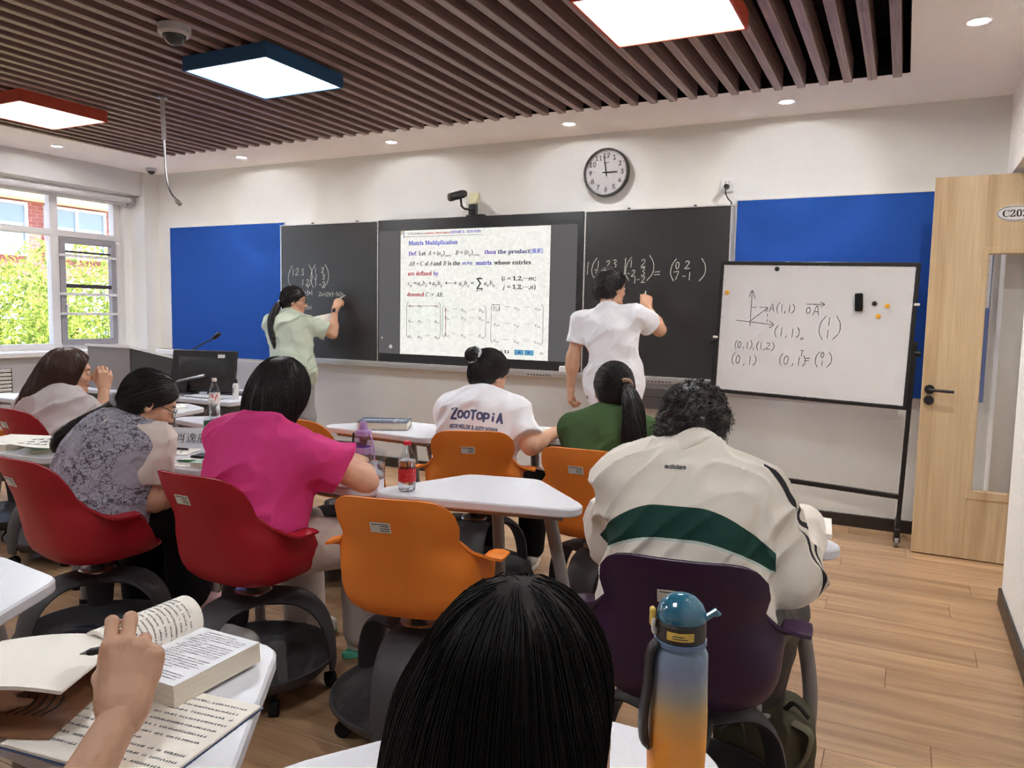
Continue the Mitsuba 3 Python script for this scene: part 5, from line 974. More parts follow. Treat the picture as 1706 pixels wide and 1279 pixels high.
class Person:
    def __init__(s, label, pv, nk, sh, hd, fwd, tilt=0, tone=1.0, size=1.0, hs=1.0, seat=.449, drop=.062):
        """pv pelvis, nk base of the neck, sh half vector to the right shoulder, hd head centre, fwd the way the face points"""
        s.t = thing('person', label, 'person'); s.pv, s.nk, s.sh = (np.asarray(q, float) for q in (pv, nk, sh)); s.hc, s.R = head_frame(hd, fwd, tilt); s.tone, s.z, s.hs, s.seat = tone, size, hs, seat
        s.up = unit(s.nk - s.pv); s.rt = unit(s.sh - s.up * (s.sh @ s.up)); s.fw = np.cross(s.up, s.rt); s.T = np.stack([s.rt, s.fw, s.up], 1); s.S = {+1: s.nk - s.up * drop * size + s.sh, -1: s.nk - s.up * drop * size - s.sh}; s.arm, s.legs, s.hands = {}, {}, []
    def torso(s, F, g=0.0, k=.05, w=1.0, belly=0.0, waist=.132):
        z = s.z; L = np.linalg.norm(s.nk - s.pv); at = lambda t, f=0: s.pv + s.up * L * t + s.fw * f
        F.ell(at(.04, -.01), np.array((.165 * w + g, .118 + g, .13 + g)) * z, s.T, k); F.ell(at(.33, belly), np.array((waist * w + g, .100 + g + belly, .15 + g)) * z, s.T, k); F.ell(at(.68, -.005), np.array((.155 * w + g, .108 + g, .17 + g)) * z, s.T, k)
        for sd in (1, -1): F.cone(s.S[sd] - s.up * .008, s.nk - s.up * .022, (.040 + g * .75) * z, (.046 + g * .60) * z, k * .7); F.cone(s.S[sd] - s.up * .02 - s.rt * sd * .03, at(.55) + s.rt * sd * .07, (.050 + g) * z, (.08 + g) * z, k)
        return F
    def set_arm(s, sd, hand, pole, el=None, l1=.285, l2=.245):
        if el is None: e, h = ik(s.S[sd], hand, l1 * s.z, l2 * s.z, pole)
        else: e, h = np.asarray(el, float), np.asarray(hand, float)
        s.arm[sd] = (s.S[sd], e, h)
    def set_leg(s, sd, ankle, pole=(0, 0, 1), toe=None, l1=.42, l2=.41):
        hp = s.pv + s.rt * sd * .085 * s.z - s.up * .03; k, a = ik(hp, ankle, l1 * s.z, l2 * s.z, pole); s.legs[sd] = (hp, k, a, unit(toe if toe is not None else s.fw * [1, 1, 0]))
    def body(s, h=.0095, legs=True):
        F = Field(); s.torso(F); z = s.z
        F.cone(s.nk - s.up * .03, s.hc + s.R @ np.array([0, -.02, -.06]) * s.hs, .056 * z, .050 * z, .03)
        for sd, (a, e, w) in s.arm.items(): F.cone(a, e, .050 * z, .040 * z, .03); F.cone(e, w, .042 * z, .0265 * z, .03); m = e + (w - e) * .28; F.ell(m, np.array((.043, .043, .05)) * z, k=.04)
        for sd, (hp, k, a, t) in s.legs.items(): F.cone(hp, k, .083 * z, .056 * z, .05); F.cone(k, a, .054 * z, .036 * z, .03); F.cone(a, a + t * .10 - np.array([0, 0, .05]), .034 * z, .026 * z, .03)
        B = [F.mesh(h)]; H = head_field(s.hc, s.R, s.nk + (s.hc - s.nk) * .12, s.hs); B.append(H.mesh(.0042)); B += [q.mesh(.0034) for q in s.hands]
        m = weld(B); col = skin_color(np.array(m.vertices), s.hc, s.R, s.hs, s.tone); s.bodykey = put(s.t, 'body', m, 'm_vskin', True, color=col)
        for sx in (-1, 1):
            e = trimesh.creation.icosphere(3, .0122 * s.hs); v = np.array(e.vertices); d = v[:, 1] / (.0122 * s.hs); c = np.where((d > .93)[:, None], [.005, .004, .004], np.where((d > .80)[:, None], [.03, .015, .01], [.75, .72, .70])); e.vertices = s.hc + (v + np.array([sx * .031, .0805, .003]) * s.hs) @ s.R.T; put(s.t, 'eye', e, 'm_eye', True, color=c)
            g = np.linspace(-1, 1, 9); br = np.stack([sx * .031 + sx * .019 * g, .0915 - .006 * g ** 2 - .010 * (g > .4) * (g - .4), .0235 + .004 * (1 - g ** 2) + .002 * g], 1) * s.hs; put(s.t, 'eyebrow', tube(s.hc + br @ s.R.T, .0026 * s.hs, 6, sq=1), 'm_hair')
    def shirt(s, color, sleeve=.55, g=.022, hem=-.12, h=.008, name='shirt', seed=1, fold=.012, fr=9, flare=.02, k=.06, collar=True, w=1.0, long=False, belly=0, cuff=.04, tex=None, bsdf=None, body_only=False, waist=.148):
        F = Field(); s.torso(F, g, k, w, belly, waist); z = s.z; L = np.linalg.norm(s.nk - s.pv)
        F.ell(s.pv + s.up * (.06 + hem * .4), np.array((.155 * w + g + flare * .6, .113 + g + flare * .6, .17 + abs(hem) * .5)) * z, s.T, k)
        for sd, (a, e, q) in ({} if body_only else s.arm).items():
            if long: F.cone(a, e, .054 * z + g * .85, .054 * z + g * .9, k); F.cone(e, e + (q - e) * .93, .056 * z + g * .9, .042 * z + g * .4, .04)
            else: F.cone(a, a + (e - a) * (sleeve * 1.25), .050 * z + g * .5, .056 * z + g * 1.05, k * .6)
        F.bump(folds(seed, fr, s.T @ FOLDROT), fold * 2.3); F.bump(folds(seed + 7, fr * 1.9, s.T @ FOLDROT[:, [1, 0, 2]]), fold * 1.5); F.bump(snoise(seed + 3, 3.5), fold)
        if not long and not body_only:
            for sd, (a, e, q) in s.arm.items():
                d = unit(e - a); o = a + (e - a) * sleeve; f0 = lambda p, o=o, d=d, a=a: np.where(np.linalg.norm(p - (o + d * .06), axis=-1) < .145 * z, (p - o) @ d, -1.0).astype(np.float32); F.L.append((f0, None, None, 0, 'x'))
        F.cut(s.pv + s.up * hem, -s.up)
        nd = unit(s.hc + s.R @ np.array([0, -.02, -.08]) * s.hs - s.nk)
        if s.seat: F.cut((0, 0, s.seat), (0, 0, -1))
        F.cone(s.nk - s.up * .04, s.nk + s.up * .006 + nd * .006, (.066 + g * .3) * z, .0585 * z, .03)
        if collar: F.ring(s.nk + s.up * .016 + nd * .012, unit(nd * .9 + s.up * .3 - s.fw * .22), .059 * z, .0085, .010)
        m = F.mesh(h); s.sf = F
        if tex is not None: return m, F
        put(s.t, name, m, bsdf or color, True); return m, F
    def pants(s, color, g=.016, h=.009, seed=5, fold=.014, end=.93, name='trousers', waist=.10, fr=8, width=1.0):
        F = Field(); z = s.z; L = np.linalg.norm(s.nk - s.pv); F.ell(s.pv + s.up * L * .04 - s.fw * .01, np.array((.165 + g, .122 + g, .14 + g)) * z, s.T, .05)
        for sd, (hp, k, a, t) in s.legs.items(): F.cone(hp, k, .086 * z + g, .060 * z + g * width, .06); F.cone(k, k + (a - k) * end, .060 * z + g * width, .044 * z + g * width * 1.2, .04)
        F.bump(folds(seed, fr), fold); F.cut(s.pv + s.up * waist, s.up)
        if s.seat: F.L.append((lambda p: np.where(np.linalg.norm((p - s.pv)[..., :2], axis=-1) < .16, s.seat - p[..., 2], -1).astype(np.float32), None, None, 0, 'x'))
        put(s.t, name, F.mesh(h), color, True)
    def shoes(s, upper, sole, h=.006, name='shoe'):
        for sd, (hp, k, a, t) in s.legs.items():
            x = np.cross(t, [0, 0, 1]); R = np.stack([x, t, [0, 0, 1.0]], 1); g0 = np.array([a[0], a[1], 0]); F = Field(); F.cone(g0 + [0, 0, .085], g0 - t * .03 + [0, 0, .055], .040, .036, .03); F.ell(g0 + t * .055 + np.array([0, 0, .045]), (.043, .115, .038), R, .03); F.ell(g0 + t * .12 + np.array([0, 0, .035]), (.044, .055, .030), R, .03); F.cut(g0 + [0, 0, .018], (0, 0, -1)); F.cut(g0 + [0, 0, .115], (0, 0, 1))
            q = put(s.t, name, F.mesh(h), upper, True); o = affinity.scale(Point(0, 0).buffer(1, 16), .046, .142); so = bevel_slab(Polygon([(p[0] * (1 + .12 * p[1] / .142), p[1]) for p in o.exterior.coords]), .001, .026, .004); put(q, 'sole', frame(so, g0 + t * .045, x, t, (0, 0, 1)), sole)
            put(q, 'laces', cat([tube([g0 + t * (.05 + .018 * j) + x * sx * .022 + np.array([0, 0, .078 - .006 * j]) for sx in (-1, 0, 1)], .0025, 5) for j in range(3)]), 'm_label')
    def glasses(s):
        w = lambda p: s.hc + s.R @ (np.array(p) * s.hs); G = []
        for sx in (-1, 1): a = np.linspace(0, 2 * PI, 21); G.append(tube([w((sx * .033 + .024 * math.cos(t), .103 - .004 * abs(math.cos(t)), .0 + .019 * math.sin(t))) for t in a], .0014, 6)); G.append(tube([w((sx * .057, .100, .006)), w((sx * .073, .085, .008)), w((sx * .080, .0, .010)), w((sx * .078, -.03, -.008))], .0015, 6))
        G.append(tube([w((-.009, .102, .004)), w((0, .106, .007)), w((.009, .102, .004))], .0013, 6)); put(s.t, 'glasses', cat(G), 'm_black')
    # ---- hair
    def cap(s, t=.014, line=(.010, -.028), top=0.0, back=0.0, slope=(.739, -.674), side=0.0):
        F = Field(); w = lambda p: s.hc + s.R @ (np.array(p) * s.hs); hs = s.hs
        F.ell(w((0, -.014, .037 + top * .5)), np.array((.074 + t + side, .094 + t + back, .084 + t + top)) * hs, s.R, .03); F.ell(w((0, -.045 - back * .4, -.02)), np.array((.062 + t, .052 + t + back, .075)) * hs, s.R, .04)
        return F
    def hairline(s, F, line=(.012, -.030), slope=(.739, -.674)): F.cut(s.hc + s.R @ (np.array([0, line[0], line[1]]) * s.hs), s.R @ np.array([0, slope[0], slope[1]])); return F
    def strands(s, F, flow, n, steps, step, r, seed, region, stop=None, jit=.0022, taper=.35, wig=.0):
        """hairs that follow flow over the surface of field F"""
        rng = np.random.default_rng(seed); m = F.mesh(.012); v, fi = trimesh.sample.sample_surface(m, n * 3, seed=seed) if False else (np.array(m.vertices)[rng.integers(0, len(m.vertices), n * 4)], None)
        v = v + rng.normal(size=v.shape) * .006; q = (v - s.hc) @ s.R / s.hs; v = v[region(q)][:n]
        if len(v) == 0: return None
        off = rng.uniform(-.0015, jit, len(v)); P = []; alive = np.full(len(v), steps); p = v.copy(); ph = rng.uniform(0, 6.28, len(v))
        for i in range(steps):
            for _ in range(2):
                d = F.at(p) - off; g = F.grad(p); p = p - g * (d / np.maximum((g * g).sum(1), .2))[:, None]
            P.append(p.copy()); g = F.grad(p); g /= np.linalg.norm(g, axis=1)[:, None] + 1e-9
            f = flow(p, (p - s.hc) @ s.R / s.hs); f = f / (np.linalg.norm(f, axis=1, keepdims=True) + 1e-9); f = f - g * (f * g).sum(1)[:, None]; ln = np.linalg.norm(f, axis=1); f /= ln[:, None] + 1e-9
            if wig: f = f + wig * np.cross(g, f) * np.sin(ph + i * .9)[:, None]
            if stop is not None: alive = np.where(stop((p - s.hc) @ s.R / s.hs) | (ln < .12), np.minimum(alive, i + 1), alive)
            p = p + f * step
        A = np.array(P); L = [A[:a, j].copy() for j, a in enumerate(alive) if a >= 3]; return bundle(L, r, taper) if L else None
def bundle(paths, r, taper=.35, sides=3):
    V, F, at = [], [], 0
    ang = np.arange(sides) * 2 * PI / sides
    for p in paths:
        n = len(p); t = np.gradient(p, axis=0); t /= np.linalg.norm(t, axis=1, keepdims=True) + 1e-9; a = np.cross(t, [.31, .52, .79]); a /= np.linalg.norm(a, axis=1, keepdims=True) + 1e-9; b = np.cross(t, a)
        rr = r * np.interp(np.linspace(0, 1, n), [0, .15, .7, 1], [.8, 1, 1, taper]); v = p[:, None] + rr[:, None, None] * (np.cos(ang)[None, :, None] * a[:, None] + np.sin(ang)[None, :, None] * b[:, None]); V.append(v.reshape(-1, 3))
        i, j = np.meshgrid(np.arange(n - 1), np.arange(sides), indexing='ij'); i, j = i.ravel(), j.ravel(); k = (j + 1) % sides; F.append(np.vstack([np.stack([i * sides + j, i * sides + k, (i + 1) * sides + k], 1), np.stack([i * sides + j, (i + 1) * sides + k, (i + 1) * sides + j], 1)]) + at); at += n * sides
    return trimesh.Trimesh(np.vstack(V), np.vstack(F), process=False)
def tail(pts, rad, n, r, seed, spread_end=1.3, wave=.004):
    """loose strands around a guide line: a pony tail"""
    rng = np.random.default_rng(seed); g = spline(pts, 22); R_ = np.interp(np.linspace(0, 1, 22), np.linspace(0, 1, len(rad)), rad); t = np.gradient(g, axis=0); t /= np.linalg.norm(t, axis=1)[:, None]; a = np.cross(t, [.3, .2, .9]); a /= np.linalg.norm(a, axis=1)[:, None]; b = np.cross(t, a); P = []
    for i in range(n):
        th = rng.uniform(0, 6.28); q = math.sqrt(rng.uniform(.1, 1)); e = int(rng.uniform(.72, 1.0) * 22); k = np.arange(e); tw = th + .25 * np.sin(k * .35 + rng.uniform(0, 6)); rr = R_[:e] * q * (1 + (spread_end - 1) * k / 22)
        P.append(g[:e] + (np.cos(tw) * rr)[:, None] * a[:e] + (np.sin(tw) * rr)[:, None] * b[:e] + rng.normal(size=3) * wave * (k / 22)[:, None])
    F = Field()
    for i in range(0, 20, 2): F.cone(g[i], g[i + 2], R_[i] * .86, R_[i + 2] * .86, .02)
    return cat([F.mesh(.007), bundle(P, r)])
# ------------------------------------------------------------------ hair styles
mat('m_scrunch', (205, 214, 224), .7); mat('m_scrunchbrown', (150, 120, 100), .6)
def wl(P, q): return P.hc + P.R @ (np.array(q, float) * P.hs)
def hair_tied(P, tie, tailpts=None, rad=(.02, .026, .022, .008), n=900, m='m_hair', bun=None, band='m_scrunch', t=.010, r=.0011, seed=1, ntail=260, line=(.006, -.026), wisps=0):
    F = P.cap(t); P.hairline(F, line); tw = wl(P, tie); ms = [F.mesh(.007)]
    s = P.strands(F, lambda p, q: tw - p, n, 18, .012, r, seed, lambda q: (q @ [0, .739, -.674] < .03) & (q[:, 2] > -.11), lambda q: np.linalg.norm((q - np.array(tie)) * P.hs, axis=1) < .022, .0025)
    if s is not None: ms.append(s)
    if tailpts is not None: ms.append(tail(np.vstack([tw, tailpts]), rad, ntail, r, seed + 1))
    if bun is not None:
        B = Field().ell(tw, np.array(bun), P.R, .01).bump(folds(seed, 60), .012); ms.append(B.mesh(.006)); rng = np.random.default_rng(seed)
        for k in range(60):
            a = rng.normal(size=3); a /= np.linalg.norm(a); b = unit(np.cross(a, rng.normal(size=3))); c = np.cross(a, b); u = np.linspace(0, rng.uniform(2, 4.5), 14)[:, None]; ms.append(bundle([tw + (np.cos(u) * b + np.sin(u) * c + .15 * a) * np.array(bun) * rng.uniform(1.0, 1.12)], r, .5))
    rng = np.random.default_rng(seed + 9)
    for k in range(wisps):
        p0 = wl(P, (rng.uniform(-.06, .06), rng.uniform(-.09, .0), rng.uniform(-.09, .11))); d = unit(p0 - P.hc + rng.normal(size=3) * .05); p0 = P.hc + d * np.linalg.norm(p0 - P.hc) * rng.uniform(1.0, 1.12); u = np.linspace(0, 1, 7)[:, None]; ms.append(bundle([p0 + d * .035 * u + rng.normal(size=3) * .02 * u * u + np.array([0, 0, -.02]) * u * u], .0005, .4))
    put(P.t, 'hair', cat(ms), m, True)
    if band: put(P.t, 'hair_tie', Field().ring(tw, (tailpts[0] - tw) if tailpts is not None else P.R[:, 1], .024 if bun is None else bun[0] * .85, .010).bump(folds(3, 70), .006).mesh(.004), band, True)
def hair_down(P, bottom, vols=(), front=.035, n=1500, m='m_hair', r=.0011, seed=1, t=.014, steps=26, step=.013, tilt=-.25, side=.0, back=.0, extra=None, h=.008, region=None):
    F = P.cap(t, side=side, back=back)
    for c, rr in vols: F.ell(wl(P, c), np.array(rr) * P.hs, P.R, .035)
    if extra: extra(F)
    F.cut(wl(P, (0, front, -.02)), P.R @ unit([0, 1, tilt])) if front is not None else None
    if bottom is not None: F.cut(wl(P, (0, 0, bottom)), (0, 0, -1))
    F.bump(folds(seed, 26, P.R * np.array([[1, 1, .12]])), .005); ms = [F.mesh(h)]; cr = wl(P, (0, -.03, .12))
    s = P.strands(F, lambda p, q: np.array([0, 0, -1.0]) + 5 * (p - cr) * (q[:, 2:] > .03), n, steps, step, r, seed, region or (lambda q: (q[:, 2] > -.02)), (lambda q: q[:, 2] < bottom + .006) if bottom is not None else None, .003, .5)
    if s is not None: ms.append(s)
    put(P.t, 'hair', cat(ms), m, True)
def add_hand(P, sd, fd, up, **k):
    w = P.arm[sd][2]; F, tips = hand_field(w, fd, up, sd > 0, **k); P.hands.append(F); return tips
# ------------------------------------------------------------------ people
mat('m_pink', (212, 66, 132), .85, spec=.15, sheen=.3); mat('m_pinkpants', (206, 192, 186), .85, spec=.15); mat('m_mintsole', (80, 180, 150), .6); mat('m_shoewhite', (220, 218, 215), .6); mat('m_pinkshoe', (196, 160, 160), .7)
mat('m_blackcloth', (26, 25, 27), .9, spec=.1); mat('m_whitetee', (236, 236, 242), .85, spec=.15); mat('m_sage', (186, 196, 180), .85, spec=.15); mat('m_greypants', (150, 150, 152), .85, spec=.15); mat('m_creamtee', (216, 204, 196), .85, spec=.15); mat('m_green', (66, 88, 56), .9, spec=.1); mat('m_greytee', (200, 192, 192), .85, spec=.15)
# pink t-shirt
P = Person('person with a black bob in a pink t-shirt, writing at the table', (-2.05, 1.965, .57), (-2.03, 2.055, .945), (.175, .022, -.012), (-2.045, 2.14, 1.065), (.05, .86, -.5))
P.set_arm(1, (-1.885, 2.375, .785), 0, el=(-1.70, 2.20, .765)); P.set_arm(-1, (-2.18, 2.40, .785), 0, el=(-2.33, 2.18, .78)); P.set_leg(1, (-1.88, 2.42, .09), (.3, .3, 1), (.35, .94, 0)); P.set_leg(-1, (-2.13, 2.36, .09), (-.1, .3, 1), (0, 1, 0))
tp_ = add_hand(P, 1, (-.45, .85, .05), (.35, -.1, .9), curl=(.55, .6, .65, .7), thumb=.7); add_hand(P, -1, (.2, .95, -.05), (0, .1, 1), curl=(.3, .3, .35, .4)); P.body()
P.shirt('m_pink', .62, .017, -.06, seed=11, fold=.016, fr=8, w=1.04); P.pants('m_pinkpants', .024, seed=12, fold=.02, end=.95, width=1.3); P.shoes('m_shoewhite', 'm_mintsole')
hair_down(P, -.128, [((0, -.035, -.045), (.094, .088, .125)), ((.05, -.0, -.05), (.052, .075, .11)), ((-.05, -.0, -.05), (.052, .075, .11))], .045, 1300, seed=3, t=.016)
pen((-1.955, 2.44, .765), (-1.915, 2.40, .90), 'pen in the writing hand of the person in the pink t-shirt')
# denim vest
P = Person('person with a low ponytail in a grey denim vest, bending over the table', (-2.78, 1.875, .565), (-2.71, 1.985, .89), (.145, .05, .012), (-2.665, 2.06, 1.0), (.48, .75, -.48), tilt=0)
P.set_arm(1, (-2.655, 2.225, .635), 0, el=(-2.575, 2.00, .625)); P.set_arm(-1, (-2.93, 2.17, .79), 0, el=(-3.0, 1.98, .76)); P.set_leg(1, (-2.80, 2.34, .09), (.1, .3, 1), (.2, 1, 0)); P.set_leg(-1, (-2.98, 2.26, .09), (-.1, .3, 1), (.2, 1, 0))
add_hand(P, 1, (.0, 1, .05), (.3, 0, 1), curl=(.4, .4, .4, .4)); add_hand(P, -1, (.2, 1, 0), (0, 0, 1), curl=(.3, .3, .3, .3)); P.body()
P.shirt('m_creamtee', .68, .012, -.06, seed=21, fold=.014)
m, F = P.shirt('m_vcol', .3, .027, -.08, seed=23, fold=.010, name='denim_vest', collar=False, tex=1, h=.0065, body_only=True)
PV, PT = P.pv.copy(), P.T.copy()
def denim_fn(p, n, uv):
    d = [p.x - PV[0], p.y - PV[1], p.z - PV[2]]; q = [sum(d[i] * float(PT[i, j]) for i in range(3)) for j in range(3)]
    a = f_(p.x * 34, p.y * 34, p.z * 34, 3); b = f_(p.x * 70 + 9, p.y * 70, p.z * 70, 3); big = n_(p.x * 9 + 4, p.y * 9, p.z * 9)
    on = mikit.smoothstep(.42, .56, big) * dr.select(q[1] < .03, 1.0, 0.0)
    ln = dr.maximum(1 - mikit.smoothstep(.010, .030, dr.abs(a - .5)), .8 * (1 - mikit.smoothstep(.012, .035, dr.abs(b - .47)))) * on
    ln = dr.maximum(ln, .9 * mikit.smoothstep(.66, .70, a) * on); hem = dr.select(dr.abs(q[2] + .035) < .006, .6, 0.0)
    return mikit.mix(mi.Color3f(.36, .345, .41) * (.8 + .4 * b), (.07, .065, .085), dr.maximum(ln, hem))
mat('m_denim', 0, .9, spec=.1, tex=mikit.proc(denim_fn)); put(P.t, 'denim_vest', m, 'm_denim', True)
put(P.t, 'vest_collar', Field().ring(P.nk + P.up * .012, P.up, .064, .016).ring(P.nk + P.up * .030, P.up, .060, .012).mesh(.006), 'm_denim', True); P.pants('m_blackcloth', .026, seed=25, fold=.02, width=1.6); P.shoes('m_pinkshoe', 'm_shoewhite'); P.glasses()
hair_tied(P, (-.01, -.103, -.045), np.array([(-2.80, 1.955, .955), (-2.87, 1.90, .90), (-2.93, 1.86, .85), (-2.96, 1.85, .80)]), (.018, .03, .034, .028, .008), 1000, seed=5, ntail=320, band='m_greypants', t=.013, wisps=10)
# long brown hair
P = Person('person with long brown hair holding up one hand', (-4.15, 2.61, .565), (-4.19, 2.66, .86), (.145, .06, .0), (-4.175, 2.73, 1.005), (.55, .80, -.12))
P.set_arm(1, (-4.04, 2.83, .91), 0, el=(-3.985, 2.77, .705)); P.set_arm(-1, (-4.22, 2.98, .79), 0, el=(-4.36, 2.80, .76)); P.set_leg(1, (-4.05, 2.98, .09), (.1, .3, 1)); P.set_leg(-1, (-4.2, 3.02, .09), (-.1, .3, 1))
add_hand(P, 1, (-.05, .15, 1), (.6, -.3, -.05), curl=(.75, .8, .85, .9), thumb=.4); add_hand(P, -1, (.2, 1, 0), (0, 0, 1), curl=(.3, .3, .3, .3)); P.body(.010)
P.shirt('m_greytee', .72, .019, -.06, seed=31, fold=.014); P.pants('m_greydark', seed=33); P.shoes('m_shoewhite', 'm_shoewhite')
mat('m_hairbrown', (74, 48, 38), .40, spec=.5)
def back_fall(F):
    g = spline([wl(P, (-.01, -.07, .02)), wl(P, (-.02, -.10, -.08)), (-4.28, 2.60, .86), (-4.33, 2.56, .74), (-4.35, 2.545, .63)], 9)
    for i in range(8): F.cone(g[i], g[i + 1], np.interp(i, [0, 3, 8], [.085, .082, .05]), np.interp(i + 1, [0, 3, 8], [.085, .082, .05]), .04)
    F.cone(wl(P, (.07, -.0, .0)), wl(P, (.078, .015, -.20)), .03, .018, .03); F.cone(wl(P, (-.07, .0, .0)), wl(P, (-.08, -.0, -.25)), .035, .025, .03)
hair_down(P, None, [((0, -.045, -.03), (.088, .07, .11))], None, 900, 'm_hairbrown', seed=7, extra=lambda F: (F.cut(wl(P, (0, .035, -.03)), P.R @ unit([0, 1, -.35])), back_fall(F)), steps=26, step=.02)
# woman at the blackboard
P = Person('woman in a pale sage t-shirt writing on the blackboard', (-4.66, 5.03, .84), (-4.765, 5.10, 1.315), (.150, .045, .0), (-4.765, 5.155, 1.452), (.80, .58, -.10), size=.95, seat=None)
P.set_arm(1, (-4.488, 5.37, 1.39), 0, el=(-4.435, 5.27, 1.175)); P.set_arm(-1, (-4.66, 5.30, 1.17), 0, el=(-4.90, 5.16, 1.06)); P.set_leg(1, (-4.58, 5.06, .09), (.2, 1, 0), (.2, 1, 0), .385, .375); P.set_leg(-1, (-4.73, 5.01, .09), (.2, 1, 0), (.2, 1, 0), .385, .375)
th = add_hand(P, 1, (.0, .55, .85), (.25, -.7, .5), curl=(.75, .8, .9, .95), thumb=.8); add_hand(P, -1, (.7, .6, .2), (-.2, .5, -.8), curl=(.5, .5, .5, .5)); P.body(.010)
P.shirt('m_sage', .78, .020, -.13, seed=41, fold=.020, fr=7); P.pants('m_greypants', .010, seed=43, width=1.6, waist=.0, fold=.008); P.shoes('m_shoewhite', 'm_shoewhite'); P.glasses()
hair_tied(P, (-.02, -.108, -.03), np.array([(-4.845, 5.03, 1.40), (-4.83, 4.955, 1.28), (-4.79, 4.925, 1.15), (-4.755, 4.915, 1.02)]), (.018, .030, .034, .026, .006), 900, seed=8, ntail=240, t=.014)
wt = thing('wrist_watch', 'dark watch on the raised wrist of the woman at the blackboard', 'watch'); a_, e_, w_ = P.arm[1]; dw = unit(w_ - e_); put(wt, 'band', Field().ring(w_ - dw * .02, dw, .029, .0045).mesh(.003), 'm_label', True); put(wt, 'face', frame(box(-.014, .014, -.017, .017, 0, .009, .003), w_ - dw * .02 + unit((.35, -.9, .2)) * .029, unit(np.cross(dw, (.35, -.9, .2))), dw, unit(np.cross(unit(np.cross(dw, (.35, -.9, .2))), dw))), 'm_black')
ckk = thing('chalk_stick', 'white chalk stick in the hand of the woman at the blackboard', 'chalk'); put(ckk, 'stick', tube([(-4.478, 5.40, 1.475), (-4.470, 5.483, 1.515)], .005, 10), 'm_chalk')
hs_ = thing('held_sheet', 'folded white sheet held by the woman at the blackboard', 'paper'); put(hs_, 'sheet', hullmesh([(-4.66, 5.27, 1.22), (-4.50, 5.40, 1.25), (-4.545, 5.42, 1.36), (-4.73, 5.30, 1.31), (-4.661, 5.272, 1.22), (-4.501, 5.402, 1.25)]), 'm_paper', False)
# man at the blackboard
P = Person('man in a white t-shirt and black trousers writing on the blackboard', (-1.70, 4.86, .90), (-1.775, 4.885, 1.415), (.180, .035, .022), (-1.775, 4.945, 1.558), (.55, .83, .0), seat=None)
P.set_arm(1, (-1.62, 5.28, 1.445), 0, el=(-1.475, 5.10, 1.29)); P.set_arm(-1, (-2.01, 4.85, .875), 0, el=(-1.985, 4.82, 1.10)); P.set_leg(1, (-1.60, 4.90, .09), (.1, 1, 0), (.1, 1, 0), .41, .40); P.set_leg(-1, (-1.80, 4.88, .09), (-.1, 1, 0), (-.1, 1, 0), .41, .40)
add_hand(P, 1, (-.25, .45, .8), (.35, -.75, .45), curl=(.8, .85, .95, 1.0), thumb=.8); add_hand(P, -1, (-.06, .10, -1), (-.75, -.5, 0), curl=(.75, .8, .85, .9), thumb=.6); P.body(.010)
P.shirt('m_whitetee', .62, .015, -.13, seed=51, fold=.014, fr=7.5, w=.98, waist=.160, flare=.010); P.pants('m_blackcloth', .007, seed=53, waist=-.03, fold=.006); P.shoes('m_blackcloth', 'm_shoewhite'); P.glasses()
F = P.cap(.012, top=.012); P.hairline(F, (.004, -.020)); F.cut(wl(P, (0, -.05, -.07)), P.R @ unit([0, -.25, -1])); F.bump(folds(3, 45), .010); ms = [F.mesh(.006)]
def spikes(P, F, n, ln, r, seed, curl=0.0, lift=(0, 0, .3)):
    rng = np.random.default_rng(seed); m = ms[0]; i = rng.integers(0, len(m.vertices), n); p0 = np.array(m.vertices)[i]; nn = np.array(m.vertex_normals)[i]; B = []
    for p, d in zip(p0, nn):
        d = unit(d * rng.uniform(.3, 1) + rng.normal(size=3) * .55 + np.array(lift)); e1 = unit(np.cross(d, rng.normal(size=3))); e2 = np.cross(d, e1); L = ln * rng.uniform(.6, 1.3); u = np.linspace(0, 1, 9 if curl else 5)[:, None]; ph = rng.uniform(0, 6)
        B.append(p - d * .004 + d * L * u * (1 - .35 * u) + curl * (np.cos(u * 7 + ph) * e1 + np.sin(u * 7 + ph) * e2) * u + np.array([0, 0, -.3 * L]) * u * u)
    return bundle(B, r, .4)
ms.append(spikes(P, F, 1300, .026, .0012, 4)); put(P.t, 'hair', cat(ms), 'm_hair', True)
ckk = thing('chalk_stick', 'white chalk stick in the hand of the man at the blackboard', 'chalk'); put(ckk, 'stick', tube([(-1.665, 5.36, 1.52), (-1.70, 5.482, 1.56)], .005, 10), 'm_chalk')
# lettered white shirt
P = Person('person with a hair bun in a white shirt with blue lettering on the back', (-1.87, 3.28, .57), (-1.885, 3.405, .945), (.165, .06, .0), (-1.905, 3.49, 1.06), (.30, .86, -.42))
P.set_arm(1, (-1.56, 3.585, .785), 0, el=(-1.60, 3.37, .735)); P.set_arm(-1, (-1.93, 3.64, .79), 0, el=(-2.13, 3.50, .775)); P.set_leg(1, (-1.75, 3.72, .09), (.1, .4, 1)); P.set_leg(-1, (-2.0, 3.70, .09), (-.1, .4, 1))
add_hand(P, 1, (.15, .95, -.1), (.1, .1, 1), curl=(.25, .25, .3, .35)); add_hand(P, -1, (.4, .9, -.1), (0, .1, 1), curl=(.3, .3, .3, .3)); P.body(.010)
m, F = P.shirt('m_whitetee', .80, .024, -.06, seed=61, fold=.018, fr=7, w=1.05); P.pants('m_blackcloth', .022, seed=63); P.shoes('m_shoewhite', 'm_shoewhite')
hair_tied(P, (-.020, -.125, .060), None, bun=(.044, .040, .040), n=900, seed=9, t=.016, wisps=60, band='m_scrunch')
